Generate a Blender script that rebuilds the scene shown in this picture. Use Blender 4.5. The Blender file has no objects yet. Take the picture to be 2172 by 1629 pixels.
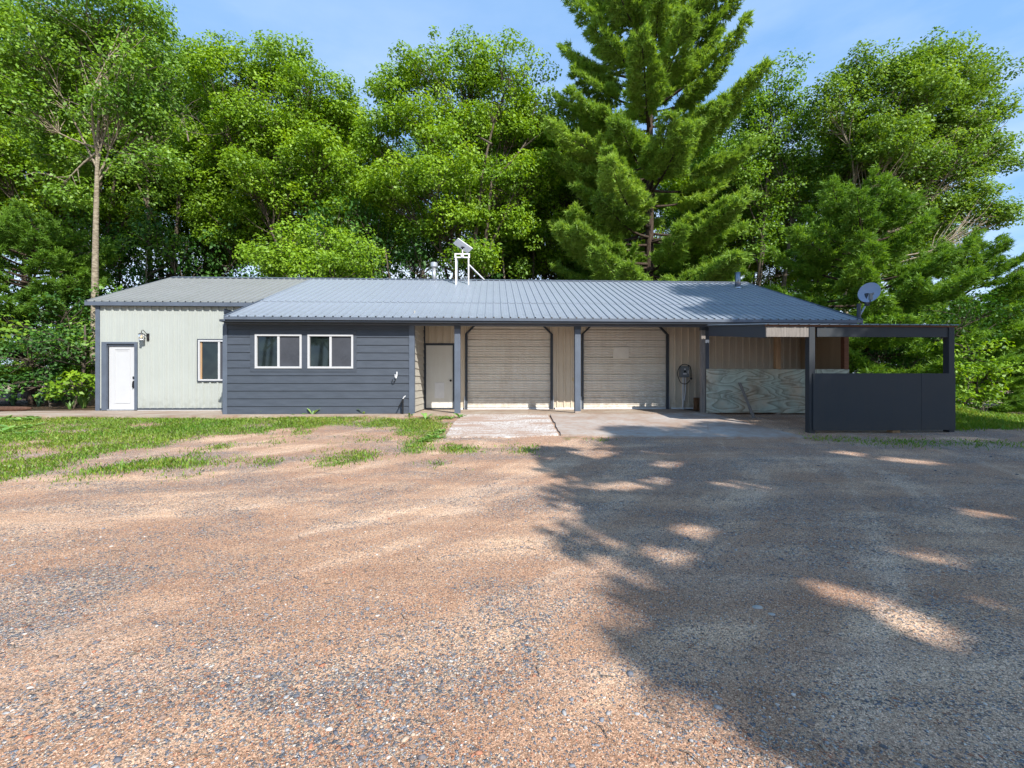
import bpy, math, random
import numpy as np
from mathutils import Vector, Matrix
R = math.radians
SC = bpy.context.scene
COL = SC.collection
random.seed(5)
# ------------------------------------------------------------------ camera, world, sun
F, TH, CAM = 965.0, 0.04, (0.0, -14.7, 0.82)
cd = bpy.data.cameras.new('camera'); cam = bpy.data.objects.new('camera', cd); COL.objects.link(cam)
cam.location = CAM; cam.rotation_euler = (R(90), 0, -TH)
cd.sensor_width = 36; cd.lens = 36 * F / 2172; cd.clip_end = 3000; cd.clip_start = 0.05
SC.camera = cam
SUN = Vector((0.6, -1.0, 1.036)).normalized()
EL = math.asin(SUN.z); AZ = math.atan2(SUN.x, SUN.y)
w = bpy.data.worlds.new('World'); SC.world = w; w.use_nodes = True
nt = w.node_tree; N = nt.nodes; L = nt.links; N.clear()
sky = N.new('ShaderNodeTexSky'); sky.sky_type = 'NISHITA'; sky.sun_disc = False
sky.sun_elevation = EL; sky.sun_rotation = AZ; sky.air_density = 1.0; sky.dust_density = 0.6; sky.ozone_density = 1.5
bg = N.new('ShaderNodeBackground'); bg.inputs[1].default_value = 0.105
out = N.new('ShaderNodeOutputWorld'); tc = N.new('ShaderNodeTexCoord')
mp = N.new('ShaderNodeMapping'); mp.inputs['Scale'].default_value = (1, 1, 3.0)
nz = N.new('ShaderNodeTexNoise'); nz.inputs['Scale'].default_value = 1.7; nz.inputs['Detail'].default_value = 7; nz.inputs['Roughness'].default_value = .55
rp = N.new('ShaderNodeValToRGB'); rp.color_ramp.elements[0].position = .40; rp.color_ramp.elements[1].position = .66
sep = N.new('ShaderNodeSeparateXYZ'); mr = N.new('ShaderNodeMapRange')
mr.inputs[1].default_value = .05; mr.inputs[2].default_value = .72; mr.inputs[3].default_value = 1; mr.inputs[4].default_value = .0
mul = N.new('ShaderNodeMath'); mul.operation = 'MULTIPLY'
mx = N.new('ShaderNodeMix'); mx.data_type = 'RGBA'
L.new(tc.outputs['Generated'], mp.inputs[0]); L.new(mp.outputs[0], nz.inputs[0]); L.new(nz.outputs[0], rp.inputs[0])
L.new(tc.outputs['Generated'], sep.inputs[0]); L.new(sep.outputs[2], mr.inputs[0])
L.new(rp.outputs[0], mul.inputs[0]); L.new(mr.outputs[0], mul.inputs[1]); L.new(mul.outputs[0], mx.inputs[0])
mv = N.new('ShaderNodeMix'); mv.data_type = 'RGBA'; mv.inputs[0].default_value = .5; mv.inputs[7].default_value = (2.4, 4.9, 8.9, 1)
L.new(sky.outputs[0], mv.inputs[6]); L.new(mv.outputs[2], mx.inputs[6]); mx.inputs[7].default_value = (7.2, 7.8, 8.6, 1)
L.new(mx.outputs[2], bg.inputs[0]); L.new(bg.outputs[0], out.inputs[0])
sl = bpy.data.lights.new('sun', 'SUN'); so = bpy.data.objects.new('sun', sl); COL.objects.link(so)
sl.energy = 4.8; sl.angle = R(.53); sl.color = (1, .95, .87)
so.rotation_euler = SUN.to_track_quat('Z', 'Y').to_euler(); so.location = (20, -40, 40)
SC.view_settings.view_transform = 'Standard'; SC.view_settings.look = 'None'; SC.view_settings.gamma = 1
SC.view_settings.exposure = 0.68
SC.render.engine = 'CYCLES'
SC.cycles.max_bounces = 5; SC.cycles.diffuse_bounces = 3; SC.cycles.transmission_bounces = 4; SC.cycles.transparent_max_bounces = 6
SC.cycles.use_denoising = True

# ------------------------------------------------------------------ node materials
def s2l(c): return tuple((x / 12.92 if x <= .04045 else ((x + .055) / 1.055) ** 2.4) for x in c)
def rgb(r, g, b): return s2l((r / 255, g / 255, b / 255))
class Mat:
    def __init__(s, name, rough=.6, metal=0.0, spec=.5):
        s.m = bpy.data.materials.new(name); s.m.use_nodes = True; s.t = s.m.node_tree
        s.b = s.t.nodes['Principled BSDF']; s.out = s.t.nodes['Material Output']
        s.b.inputs['Roughness'].default_value = rough; s.b.inputs['Metallic'].default_value = metal
        s.b.inputs['Specular IOR Level'].default_value = spec
        s.co = s.n('ShaderNodeTexCoord').outputs['Object']
    def n(s, t, **k):
        x = s.t.nodes.new(t)
        for a, v in k.items(): setattr(x, a, v)
        return x
    def l(s, a, b): s.t.links.new(a, b)
    def map(s, sc=(1, 1, 1), rot=(0, 0, 0), src=None):
        m = s.n('ShaderNodeMapping'); m.inputs['Scale'].default_value = sc; m.inputs['Rotation'].default_value = rot
        s.l(src or s.co, m.inputs[0]); return m.outputs[0]
    def noise(s, scale, det=4, rough=.55, src=None, dist=0, out=0):
        x = s.n('ShaderNodeTexNoise'); x.inputs['Scale'].default_value = scale; x.inputs['Detail'].default_value = det
        x.inputs['Roughness'].default_value = rough; x.inputs['Distortion'].default_value = dist
        s.l(src or s.co, x.inputs[0]); return x.outputs[out]
    def voro(s, scale, src=None, feature='F1', out=0, rnd=1):
        x = s.n('ShaderNodeTexVoronoi', feature=feature); x.inputs['Scale'].default_value = scale
        x.inputs['Randomness'].default_value = rnd
        s.l(src or s.co, x.inputs[0]); return x.outputs[out]
    def ramp(s, f, stops, interp='LINEAR'):
        x = s.n('ShaderNodeValToRGB'); x.color_ramp.interpolation = interp; e = x.color_ramp.elements
        while len(e) < len(stops): e.new(.5)
        for i, (p, c) in enumerate(stops):
            e[i].position = p; e[i].color = (tuple(c) + (1,)) if isinstance(c, tuple) else (c, c, c, 1)
        s.l(f, x.inputs[0]); return x.outputs[0]
    def mix(s, f, a, b, mode='MIX'):
        x = s.n('ShaderNodeMix', data_type='RGBA', blend_type=mode)
        for i, v in ((0, f), (6, a), (7, b)):
            if isinstance(v, (int, float)): x.inputs[i].default_value = v if i == 0 else (v, v, v, 1)
            elif isinstance(v, tuple): x.inputs[i].default_value = tuple(v) + (1,)
            else: s.l(v, x.inputs[i])
        return x.outputs[2]
    def math(s, op, a, b=0.0):
        x = s.n('ShaderNodeMath', operation=op)
        for i, v in ((0, a), (1, b)):
            if isinstance(v, (int, float)): x.inputs[i].default_value = v
            else: s.l(v, x.inputs[i])
        return x.outputs[0]
    def attr(s, name):
        x = s.n('ShaderNodeAttribute'); x.attribute_name = name; return x.outputs['Fac']
    def bump(s, h, strength=.3, dist=.01):
        x = s.n('ShaderNodeBump'); x.inputs['Strength'].default_value = strength; x.inputs['Distance'].default_value = dist
        if s.b.inputs['Normal'].is_linked: s.l(s.b.inputs['Normal'].links[0].from_socket, x.inputs['Normal'])
        s.l(h, x.inputs['Height']); s.l(x.outputs[0], s.b.inputs['Normal']); return s
    def color(s, c):
        if isinstance(c, tuple): s.b.inputs['Base Color'].default_value = tuple(c) + (1,)
        else: s.l(c, s.b.inputs['Base Color'])
        return s
    def rough(s, f): s.l(f, s.b.inputs['Roughness']); return s
def k(c, f): return tuple(min(1, x * f) for x in c)
def painted(name, c, var=.18, scale=3, rough=.6, spec=.4, stretch=(1, 1, 1), bump=.15, metal=0):
    m = Mat(name, rough, metal, spec); mp = m.map(stretch)
    a = m.noise(scale, 6, .6, mp); b = m.noise(scale * 14, 3, .6, mp)
    col = m.mix(m.ramp(a, [(.3, 0.0), (.7, 1.0)]), k(c, 1 - var), k(c, 1 + var))
    col = m.mix(m.ramp(b, [(.35, 0.0), (.75, .35)]), col, k(c, 1 + 1.5 * var))
    m.color(col); m.bump(b, bump, .004)
    m.rough(m.math('ADD', m.math('MULTIPLY', a, .25), rough - .12)); return m
M = {}
def dirty(name, c, dirtc, zr=(0, .5), amt=.5, rough=.5, metal=0.0, spec=.5, lines=None):
    """painted sheet metal with rain streaks and splash dirt near the foot"""
    m = Mat(name, rough, metal, spec)
    st = m.noise(4, 5, .6, m.map((2.2, 2.2, .25))); bl = m.noise(1.3, 6, .65); fine = m.noise(40, 3, .5)
    col = m.mix(m.ramp(st, [(.35, 0.0), (.75, amt)]), c, k(dirtc, 1.1))
    col = m.mix(m.ramp(bl, [(.4, 0.0), (.7, amt * .7)]), col, dirtc)
    col = m.mix(m.ramp(fine, [(.4, 0.0), (.8, .2)]), col, k(c, 1.2))
    sp = m.n('ShaderNodeSeparateXYZ'); m.l(m.co, sp.inputs[0])
    r = m.n('ShaderNodeMapRange'); r.inputs[1].default_value = zr[0]; r.inputs[2].default_value = zr[1]
    r.inputs[3].default_value = 1; r.inputs[4].default_value = 0; m.l(sp.outputs[2], r.inputs[0])
    f = m.math('MULTIPLY', r.outputs[0], m.ramp(m.noise(7, 5, .6), [(.35, 0.0), (.7, .8)]))
    col = m.mix(f, col, k(dirtc, .8))
    m.color(col); m.bump(m.noise(.9, 2), .12, .06); m.rough(m.math('ADD', m.math('MULTIPLY', st, .3), rough - .1)); return m
M['sage'] = dirty('sage_sheet_metal', (.36, .388, .37), (.27, .285, .26), amt=.25)
M['tan'] = dirty('tan_sheet_metal', (.64, .57, .46), (.42, .34, .25), amt=.3)
M['slat'] = dirty('roll_door_steel', (.78, .75, .68), (.50, .42, .33), zr=(0, .9), amt=.35, rough=.42)
M['roofr'] = dirty('blue_grey_roof_steel', (.245, .28, .335), (.19, .215, .25), zr=(2.5, 3.2), amt=.35, rough=.38, spec=.6)
M['roofl'] = dirty('weathered_grey_roof_steel', (.22, .23, .235), (.14, .15, .14), zr=(3.2, 3.6), amt=.45, rough=.5)
M['trim'] = painted('blue_grey_trim', (.085, .105, .14), .15, 3, .5)
M['trimd'] = painted('dark_blue_grey_trim', (.04, .05, .066), .15, 3, .5)
M['siding'] = painted('charcoal_siding_paint', (.050, .062, .083), .16, 2.2, .55, .45, (1, 1, 5), .25)
M['sidingb'] = painted('beige_siding_paint', (.44, .42, .37), .12, 2.2, .65, .3, (1, 1, 5), .2)
M['panel'] = painted('charcoal_plywood_paint', (.018, .026, .036), .2, 1.5, .62, .4, (1, 1, 7), .3)
M['white'] = painted('white_paint', (.46, .47, .49), .04, 2, .45, .5, bump=.05)
M['door2'] = dirty('grey_white_door_paint', (.70, .70, .66), (.52, .49, .42), amt=.3)
M['black'] = painted('black_metal', (.012, .012, .014), .2, 10, .4)
M['screen'] = painted('insect_screen', (.05, .055, .068), .25, 1.6, .8, .2, bump=.0)
M['galv'] = painted('galvanised_steel', (.48, .50, .53), .15, 8, .35, .5, (1, 1, .3), .05, .6)
M['boxg'] = painted('grey_enamel', (.17, .19, .21), .1, 8, .45)
M['pvc'] = painted('white_plastic', (.72, .73, .75), .05, 8, .4)
M['wood'] = painted('bare_pine_wood', (.36, .23, .13), .25, 3, .8, .2, (6, 6, .6), .3)
M['weather'] = painted('weathered_wood', (.20, .18, .165), .35, 3, .85, .2, (8, 8, .7), .5)
M['brownw'] = painted('reddish_brown_wood', (.16, .075, .045), .3, 4, .8, .2, (1, 6, 6), .3)
M['mulch'] = painted('dark_bark', (.09, .05, .035), .4, 12, .95, .1, bump=1)
M['rosy'] = painted('tan_board', (.38, .29, .19), .1, 1, .8, .2, (5, 5, .5), .2)
M['dishb'] = painted('pale_blue_dish_paint', (.26, .33, .46), .06, 5, .45, .5, bump=.05)
M['cream'] = painted('cream_plastic', (.55, .45, .28), .05, 5, .5)
m = Mat('window_glass', .03, 0, .6); m.b.inputs['IOR'].default_value = 1.55
m.color(m.mix(m.ramp(m.noise(2.5, 3), [(.35, 0.0), (.75, 1.0)]), (.006, .009, .011), (.02, .03, .028))); m.bump(m.noise(1.2, 1), .02, .02); M['glass'] = m
m = Mat('lantern_glass', .05, 0, .5); m.b.inputs['Transmission Weight'].default_value = .85; m.color((.85, .85, .8)); M['lglass'] = m
m = Mat('warm_bulb', .3); m.color((.8, .45, .2)); m.b.inputs['Emission Color'].default_value = (1, .5, .2, 1); m.b.inputs['Emission Strength'].default_value = 1.2; M['bulb'] = m
M['panel'] = dirty('charcoal_plywood_paint', (.018, .026, .036), (.055, .050, .045), zr=(-.25, .12), amt=.3, rough=.6, spec=.4)
# treated plywood with cathedral grain
m = Mat('treated_plywood', .8, 0, .2)
g = m.noise(.8, 1.5, .45, m.map((.8, 1, 2.6)), out=0, dist=.3)
rings = m.math('FRACT', m.math('MULTIPLY', g, 15))
pl = m.ramp(rings, [(0, 0.0), (.12, 1.0), (.55, .75), (.9, .3), (1, 0.0)])
blot = m.ramp(m.noise(1.1, 4, .6), [(.42, 0.0), (.62, 1.0)])
c1 = m.mix(pl, (.24, .27, .22), (.50, .57, .50)); c2 = m.mix(pl, (.24, .18, .12), (.54, .47, .36))
m.color(m.mix(m.ramp(m.noise(3, 6, .7), [(.5, 0.0), (.7, .6)]), m.mix(blot, c1, c2), (.17, .15, .12))); m.bump(rings, .1, .004); M['ply'] = m
# concrete
def conc(name, c, stain, rust):
    m = Mat(name, .85, 0, .25)
    a = m.noise(.9, 8, .7); b = m.noise(5, 8, .7); c_ = m.voro(70); d = m.noise(160, 2)
    col = m.mix(m.ramp(a, [(.38, 0.0), (.62, 1.0)]), c, stain)
    col = m.mix(m.ramp(b, [(.45, 0.0), (.75, .6)]), col, rust)
    col = m.mix(m.ramp(d, [(.35, .25), (.6, 0.0)]), col, k(c, .5))
    cr = m.voro(.55, m.map((1, 1, 1), src=m.co), 'DISTANCE_TO_EDGE')
    col = m.mix(m.ramp(cr, [(0, .25), (.004, .15), (.008, 0.0)]), col, k(rust, .4))
    m.color(col); m.bump(b, .25, .01); m.bump(d, .25, .003); return m
M['conc'] = conc('aged_concrete', (.42, .39, .36), (.32, .24, .19), (.30, .15, .08))
M['walk'] = conc('dirty_walk_concrete', (.40, .35, .29), (.27, .20, .15), (.30, .145, .07))
# bark
def bark(name, a, b, sc=(6, 6, 1.2)):
    m = Mat(name, .9, 0, .15); n1 = m.noise(3, 6, .7, m.map(sc)); n2 = m.noise(14, 3, .6)
    col = m.mix(m.ramp(n1, [(.35, 0.0), (.65, 1.0)]), a, b)
    col = m.mix(m.ramp(n2, [(.55, 0.0), (.75, .5)]), col, (.10, .13, .06))
    m.color(col); m.bump(n1, .9, .04); return m
M['bark'] = bark('oak_bark', (.045, .036, .028), (.16, .13, .10))
M['barkp'] = bark('pale_bark', (.15, .12, .085), (.38, .33, .25), (2, 2, 5))
M['barkd'] = bark('pine_bark', (.03, .022, .018), (.10, .07, .055))
M['twig'] = bark('dead_twig', (.12, .095, .075), (.30, .25, .21))
# leaves
def leaf(name, dark, mid, light, trans=.35, gloss=.08):
    m = Mat(name); t = m.t; t.nodes.remove(m.b)
    v = m.attr('var'); big = m.noise(.35, 3, .6)
    col = m.ramp(v, [(0, dark), (.55, mid), (1, light)])
    col = m.mix(m.ramp(big, [(.35, 0.0), (.7, .6)]), col, m.mix(.5, mid, light))
    d = m.n('ShaderNodeBsdfDiffuse'); tr = m.n('ShaderNodeBsdfTranslucent'); gl = m.n('ShaderNodeBsdfGlossy'); gl.inputs['Roughness'].default_value = .55
    m.l(col, d.inputs[0]); m.l(m.mix(1.0, col, (1.35, 1.25, .45), 'MULTIPLY'), tr.inputs[0]); gl.inputs[0].default_value = (.9, 1, .9, 1)
    m1 = m.n('ShaderNodeMixShader'); m1.inputs[0].default_value = trans; m.l(d.outputs[0], m1.inputs[1]); m.l(tr.outputs[0], m1.inputs[2])
    m2 = m.n('ShaderNodeMixShader'); m2.inputs[0].default_value = gloss; m.l(m1.outputs[0], m2.inputs[1]); m.l(gl.outputs[0], m2.inputs[2])
    m.l(m2.outputs[0], m.out.inputs[0]); return m
M['oakleaf'] = leaf('oak_leaves', (.06, .145, .006), (.18, .335, .010), (.34, .50, .025), .40, .03)
M['mapleleaf'] = leaf('maple_leaves', (.045, .12, .012), (.135, .28, .018), (.27, .43, .035), .38, .035)
M['aspenleaf'] = leaf('aspen_leaves', (.05, .12, .018), (.14, .27, .026), (.28, .41, .045), .38, .03)
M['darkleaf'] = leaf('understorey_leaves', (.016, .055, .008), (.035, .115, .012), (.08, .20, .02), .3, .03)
M['needle'] = leaf('pine_needles', (.09, .17, .025), (.22, .38, .05), (.37, .52, .09), .42, .02)
M['needled'] = leaf('dark_pine_needles', (.045, .12, .018), (.125, .26, .028), (.25, .41, .042), .40, .02)
M['grassb'] = leaf('grass_blades', (.06, .17, .012), (.14, .31, .02), (.34, .36, .05), .35, .03)
M['lily'] = leaf('strap_leaves', (.06, .16, .03), (.15, .33, .05), (.28, .46, .09), .3, .1)
M['iris'] = leaf('iris_leaves', (.03, .09, .04), (.06, .15, .06), (.11, .22, .09), .2, .1)

# ------------------------------------------------------------------ objects, tags
def tag(o, label=None, cat=None, group=None, kind=None):
    if label: o['label'] = label
    if cat: o['category'] = cat
    if group: o['group'] = group
    if kind: o['kind'] = kind
    return o
def empty(name, loc=(0, 0, 0), rz=0, label=None, cat=None, group=None):
    o = bpy.data.objects.new(name, None); COL.objects.link(o); o.location = loc; o.rotation_euler = (0, 0, rz)
    o.empty_display_size = .2
    return tag(o, label, cat, group)
def raw(name, V, Fc, mat, parent=None, smooth=False, var=None):
    """V (n,3); Fc list of tuples or (m,k) array"""
    me = bpy.data.meshes.new(name)
    if isinstance(Fc, np.ndarray):
        n, kk = Fc.shape
        me.vertices.add(len(V)); me.vertices.foreach_set('co', np.asarray(V, np.float32).ravel())
        me.loops.add(n * kk); me.loops.foreach_set('vertex_index', Fc.astype(np.int32).ravel())
        me.polygons.add(n); me.polygons.foreach_set('loop_start', np.arange(0, n * kk, kk, dtype=np.int32))
        me.polygons.foreach_set('loop_total', np.full(n, kk, np.int32))
        if smooth: me.polygons.foreach_set('use_smooth', np.ones(n, bool))
        me.update(calc_edges=True)
    else:
        me.from_pydata([tuple(v) for v in V], [], Fc)
        if smooth: me.polygons.foreach_set('use_smooth', [True] * len(me.polygons))
        me.update()
    if var is not None:
        a = me.attributes.new('var', 'FLOAT', 'POINT'); a.data.foreach_set('value', np.asarray(var, np.float32))
    me.materials.append(mat.m if isinstance(mat, Mat) else mat)
    o = bpy.data.objects.new(name, me); COL.objects.link(o)
    if parent: o.parent = parent
    return o
class MB:
    def __init__(s): s.v = []; s.f = []
    def add(s, V, Fc):
        b = len(s.v); s.v += [tuple(v) for v in V]; s.f += [tuple(b + i for i in f) for f in Fc]; return s
    def box(s, x0, x1, y0, y1, z0, z1):
        V = [(x, y, z) for x in (x0, x1) for y in (y0, y1) for z in (z0, z1)]
        return s.add(V, [(0, 1, 3, 2), (4, 6, 7, 5), (0, 4, 5, 1), (2, 3, 7, 6), (0, 2, 6, 4), (1, 5, 7, 3)])
    def hexa(s, P):
        """8 points ordered like box"""
        return s.add(P, [(0, 1, 3, 2), (4, 6, 7, 5), (0, 4, 5, 1), (2, 3, 7, 6), (0, 2, 6, 4), (1, 5, 7, 3)])
    def bar(s, a, b, w, h=None, up=(0, 0, 1)):
        a = Vector(a); b = Vector(b); h = h or w; d = (b - a).normalized(); u = Vector(up)
        if abs(d.dot(u)) > .98: u = Vector((0, 1, 0))
        x = d.cross(u).normalized() * w / 2; y = x.cross(d).normalized() * h / 2
        return s.hexa([p + i * x + j * y for p in (a, b) for i in (-1, 1) for j in (-1, 1)])
    def tube(s, pts, r, n=8, cap=True):
        pts = [Vector(p) for p in pts]; rr = r if isinstance(r, (list, tuple)) else [r] * len(pts)
        rings = []; ref = Vector((0, 0, 1))
        for i, p in enumerate(pts):
            d = (pts[min(i + 1, len(pts) - 1)] - pts[max(i - 1, 0)]).normalized()
            q = ref if abs(d.dot(ref)) < .95 else Vector((1, 0, 0))
            x = d.cross(q).normalized(); y = d.cross(x)
            if rings:
                if x.dot(px) < 0: x = -x; y = -y
            px = x
            rings.append([p + float(rr[i]) * (math.cos(2 * math.pi * j / n) * x + math.sin(2 * math.pi * j / n) * y) for j in range(n)])
        V = [v for g in rings for v in g]; Fc = []
        for i in range(len(pts) - 1):
            for j in range(n):
                a, b = i * n + j, i * n + (j + 1) % n
                Fc.append((a, b, b + n, a + n))
        if cap: Fc += [tuple(range(n - 1, -1, -1)), tuple((len(pts) - 1) * n + j for j in range(n))]
        return s.add(V, Fc)
    def lathe(s, prof, c=(0, 0, 0), n=20):
        V = []; Fc = []
        for r, z in prof: V += [(c[0] + r * math.cos(2 * math.pi * j / n), c[1] + r * math.sin(2 * math.pi * j / n), c[2] + z) for j in range(n)]
        for i in range(len(prof) - 1):
            for j in range(n): a, b = i * n + j, i * n + (j + 1) % n; Fc.append((a, b, b + n, a + n))
        Fc += [tuple(range(n - 1, -1, -1)), tuple((len(prof) - 1) * n + j for j in range(n))]
        return s.add(V, Fc)
    def build(s, name, mat, parent=None, bevel=0, smooth=False):
        o = raw(name, s.v, s.f, mat, parent, smooth)
        if bevel:
            b = o.modifiers.new('bevel', 'BEVEL'); b.width = bevel; b.segments = 2; b.limit_method = 'ANGLE'
        return o
def at(u, v, D):
    """point seen at photo pixel u, v at a depth of D metres (photo survey)"""
    a = (u - 1086) / F * D; b = -(v - 814.5) / F * D
    return Vector((a * math.cos(TH) + D * math.sin(TH), CAM[1] - a * math.sin(TH) + D * math.cos(TH), CAM[2] + b))

# ------------------------------------------------------------------ noise, ground
_g = np.random.default_rng(11).random((256, 256))
def vnoise(x, y, sc):
    x = np.asarray(x, float) * sc + 100; y = np.asarray(y, float) * sc + 100
    xi = np.floor(x).astype(int); yi = np.floor(y).astype(int); fx = x - xi; fy = y - yi
    fx = fx * fx * (3 - 2 * fx); fy = fy * fy * (3 - 2 * fy)
    g = lambda i, j: _g[i % 256, j % 256]
    return (g(xi, yi) * (1 - fx) + g(xi + 1, yi) * fx) * (1 - fy) + (g(xi, yi + 1) * (1 - fx) + g(xi + 1, yi + 1) * fx) * fy
def fbm(x, y, sc, o=4):
    t = 0; a = .5; n = 0
    for i in range(o): t = t + a * vnoise(x + i * 17, y - i * 9, sc); n += a; a *= .5; sc *= 2.1
    return t / n
def sst(a, b, x):
    t = np.clip((x - a) / (b - a), 0, 1); return t * t * (3 - 2 * t)
def gz(x, y, micro=True):
    x = np.asarray(x, float); y = np.asarray(y, float)
    z = np.interp(y, [-40, -12, -9, -5.4, -1.9, 6, 60, 300], [-.7, -.55, -.47, -.30, -.055, -.05, .2, .2])
    z = z - sst(11, 34, x) * 1.5 * sst(-14, -6, y)
    z = z - sst(-10, -30, x) * .1
    z = z + .62 * np.exp(-((x - 12.9) / 1.5) ** 2 - ((y + .3) / 1.7) ** 2) + .35 * np.exp(-((x - 12.0) / 1.6) ** 2 - ((y - 3) / 3) ** 2)
    if micro:
        out = sst(-1.9, -2.6, y)
        z = z + (fbm(x, y, .6, 3) - .5) * .05 * out + (fbm(x, y, 3.5, 3) - .5) * .018 * out
        z = z - (sst(-9.5, -11.5, x) + sst(10.6, 12, x)) * 0
    return z
def ground_at(u, v):
    a = (u - 1086) / F; b = -(v - 814.5) / F
    d = Vector((a * math.cos(TH) + math.sin(TH), -a * math.sin(TH) + math.cos(TH), b)); t = .5
    while t < 80:
        p = Vector(CAM) + d * t
        if p.z <= float(gz(p.x, p.y, False)): return (p.x, p.y)
        t += .02
    return (p.x, p.y)
def inpoly(X, Y, P):
    X = np.asarray(X); Y = np.asarray(Y); c = np.zeros(X.shape, bool); n = len(P)
    for i in range(n):
        x0, y0 = P[i]; x1, y1 = P[(i + 1) % n]
        if y0 == y1: continue
        t = ((y0 > Y) != (y1 > Y)) & (X < (x1 - x0) * (Y - y0) / (y1 - y0) + x0); c ^= t
    return c
def softpoly(X, Y, P, amp=.35, sc=1.6):
    jx = (fbm(X, Y, sc) - .5) * 2 * amp; jy = (fbm(X + 50, Y + 31, sc) - .5) * 2 * amp
    return inpoly(X + jx, Y + jy, P)
# survey of the grass patches
GP = [[(-700, 1120), (-700, 872), (60, 878), (180, 884), (480, 887), (700, 887), (920, 890), (945, 905), (900, 925), (850, 925), (830, 905), (700, 903), (560, 922), (480, 925), (420, 922), (300, 946), (200, 962), (140, 995), (0, 1024)],
      [(110, 1025), (200, 992), (300, 980), (435, 974), (440, 988), (330, 1000), (240, 1020), (150, 1028)],
      [(850, 962), (870, 940), (900, 925), (935, 908), (930, 925), (900, 950), (895, 962)],
      [(675, 972), (740, 958), (790, 960), (800, 972), (745, 984), (680, 990)], [(935, 962), (960, 946), (1010, 950), (1012, 962), (960, 968)],
      [(440, 950), (480, 940), (500, 948), (470, 955)], [(400, 960), (425, 950), (430, 962)], [(540, 978), (580, 972), (590, 982), (555, 986)],
      [(1690, 920), (1760, 925), (1830, 932), (2010, 935), (2172, 940), (2172, 952), (2000, 948), (1850, 944), (1730, 936)],
      [(1190, 927), (1290, 931), (1300, 937), (1200, 934)]]
GW = [[ground_at(*p) for p in P] for P in GP]
LAWN = [(10.5, -4.6), (11.2, -4.3), (13.5, -4.5), (60, -14), (120, 60), (40, 60), (12.0, 12), (10.5, 8)]
WOODS = [(-70, 60), (-70, -.3), (-16, .6), (-12.6, .9), (-12.6, 7), (10.4, 7.4), (12, 8.6), (30, 20), (60, 60)]
def grass_mask(X, Y):
    m = np.zeros(np.shape(X))
    for i, P in enumerate(GW):
        d = softpoly(X, Y, P, .45 if i == 0 else .22, 1.3)
        thin = sst(.28, .5, fbm(X + 9, Y, 1.4 if i == 0 else 2.5))
        m = np.maximum(m, d * (thin * (.28 if i == 8 else 1)))
    lw = softpoly(X, Y, LAWN, .4, .8); m = np.maximum(m, lw * 1.0)
    m = np.maximum(m, softpoly(X, Y, [(-18, -.2), (-18, -2.3), (-14.3, -2.0), (-12.5, .1), (-12.5, .8)], .2) * .55)
    sp = sst(.70, .78, fbm(X - 20, Y + 8, 2.4)) * (X < 0.8) * (Y > -8.4); m = np.maximum(m, sp * .8)
    return m
# non-uniform ground sheet
def axis(a, b, step, far):
    c = list(np.arange(a, b + 1e-6, step)); s = step; x = c[-1]
    while x < far: s *= 1.35; x += s; c.append(x)
    s = step; x = c[0]; pre = []
    while x > -far: s *= 1.35; x -= s; pre.append(x)
    return np.array(pre[::-1] + c)
gx = axis(-17, 17, .11, 900); gy = axis(-14.6, 4, .09, 900)
GX, GY = np.meshgrid(gx, gy, indexing='ij'); GZ = gz(GX, GY)
nx, ny = GX.shape; idx = np.arange(nx * ny).reshape(nx, ny)
Fq = np.stack([idx[:-1, :-1], idx[1:, :-1], idx[1:, 1:], idx[:-1, 1:]], -1).reshape(-1, 4)
m = Mat('gravel_and_dirt', .92, 0, .2)
gm = m.attr('grass'); wd = m.attr('woods')
warp = m.mix(.04, m.co, m.noise(1.2, 3, .5, out=1), 'ADD')
A = m.ramp(m.noise(.45, 5, .6, m.map((1, 1, 1), (0, 0, .6)), .4), [(.36, 0.0), (.62, 1.0)])
tr_ = m.ramp(m.noise(1.0, 5, .6, m.map((.35, 1.7, 1), (0, 0, .28))), [(.38, 0.0), (.63, 1.0)])
dirt = m.mix(A, (.48, .285, .175), (.74, .49, .32))
dirt = m.mix(m.math('MULTIPLY', tr_, .8), dirt, (.36, .20, .125))
tr2 = m.ramp(m.noise(1.6, 4, .55, m.map((.22, 1.5, 1), (0, 0, -.75))), [(.5, 0.0), (.66, .7)]); dirt = m.mix(tr2, dirt, (.34, .185, .115))
vs = m.n('ShaderNodeVectorMath', operation='SUBTRACT'); m.l(m.co, vs.inputs[0]); vs.inputs[1].default_value = (-9.5, -1.0, 0)
sx_ = m.n('ShaderNodeSeparateXYZ'); m.l(vs.outputs[0], sx_.inputs[0]); vl_ = m.n('ShaderNodeVectorMath', operation='LENGTH'); m.l(vs.outputs[0], vl_.inputs[0])
cb = m.n('ShaderNodeCombineXYZ'); m.l(vl_.outputs['Value'], cb.inputs[0]); m.l(m.math('MULTIPLY', m.math('ARCTAN2', sx_.outputs[1], sx_.outputs[0]), 2.2), cb.inputs[1])
ruts = m.noise(1.5, 5, .62, cb.outputs[0], .2)
dirt = m.mix(m.ramp(ruts, [(.46, 0.0), (.6, .75)]), dirt, (.37, .20, .12))
dirt = m.mix(m.ramp(ruts, [(.34, .55), (.44, 0.0)]), dirt, (.74, .53, .38))
pale = m.ramp(m.noise(.8, 4, .6, m.map((.4, 1.2, 1), (0, 0, .2))), [(.55, 0.0), (.75, .7)])
dirt = m.mix(m.math('MULTIPLY', pale, .7), dirt, (.66, .49, .37))
grain = m.noise(230, 2, .7); grain2 = m.noise(60, 3, .7)
dirt = m.mix(m.ramp(grain, [(.33, .7), (.46, 0.0)]), dirt, (.13, .08, .055))
dirt = m.mix(m.ramp(grain, [(.56, 0.0), (.72, .8)]), dirt, (.80, .66, .50))
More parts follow.
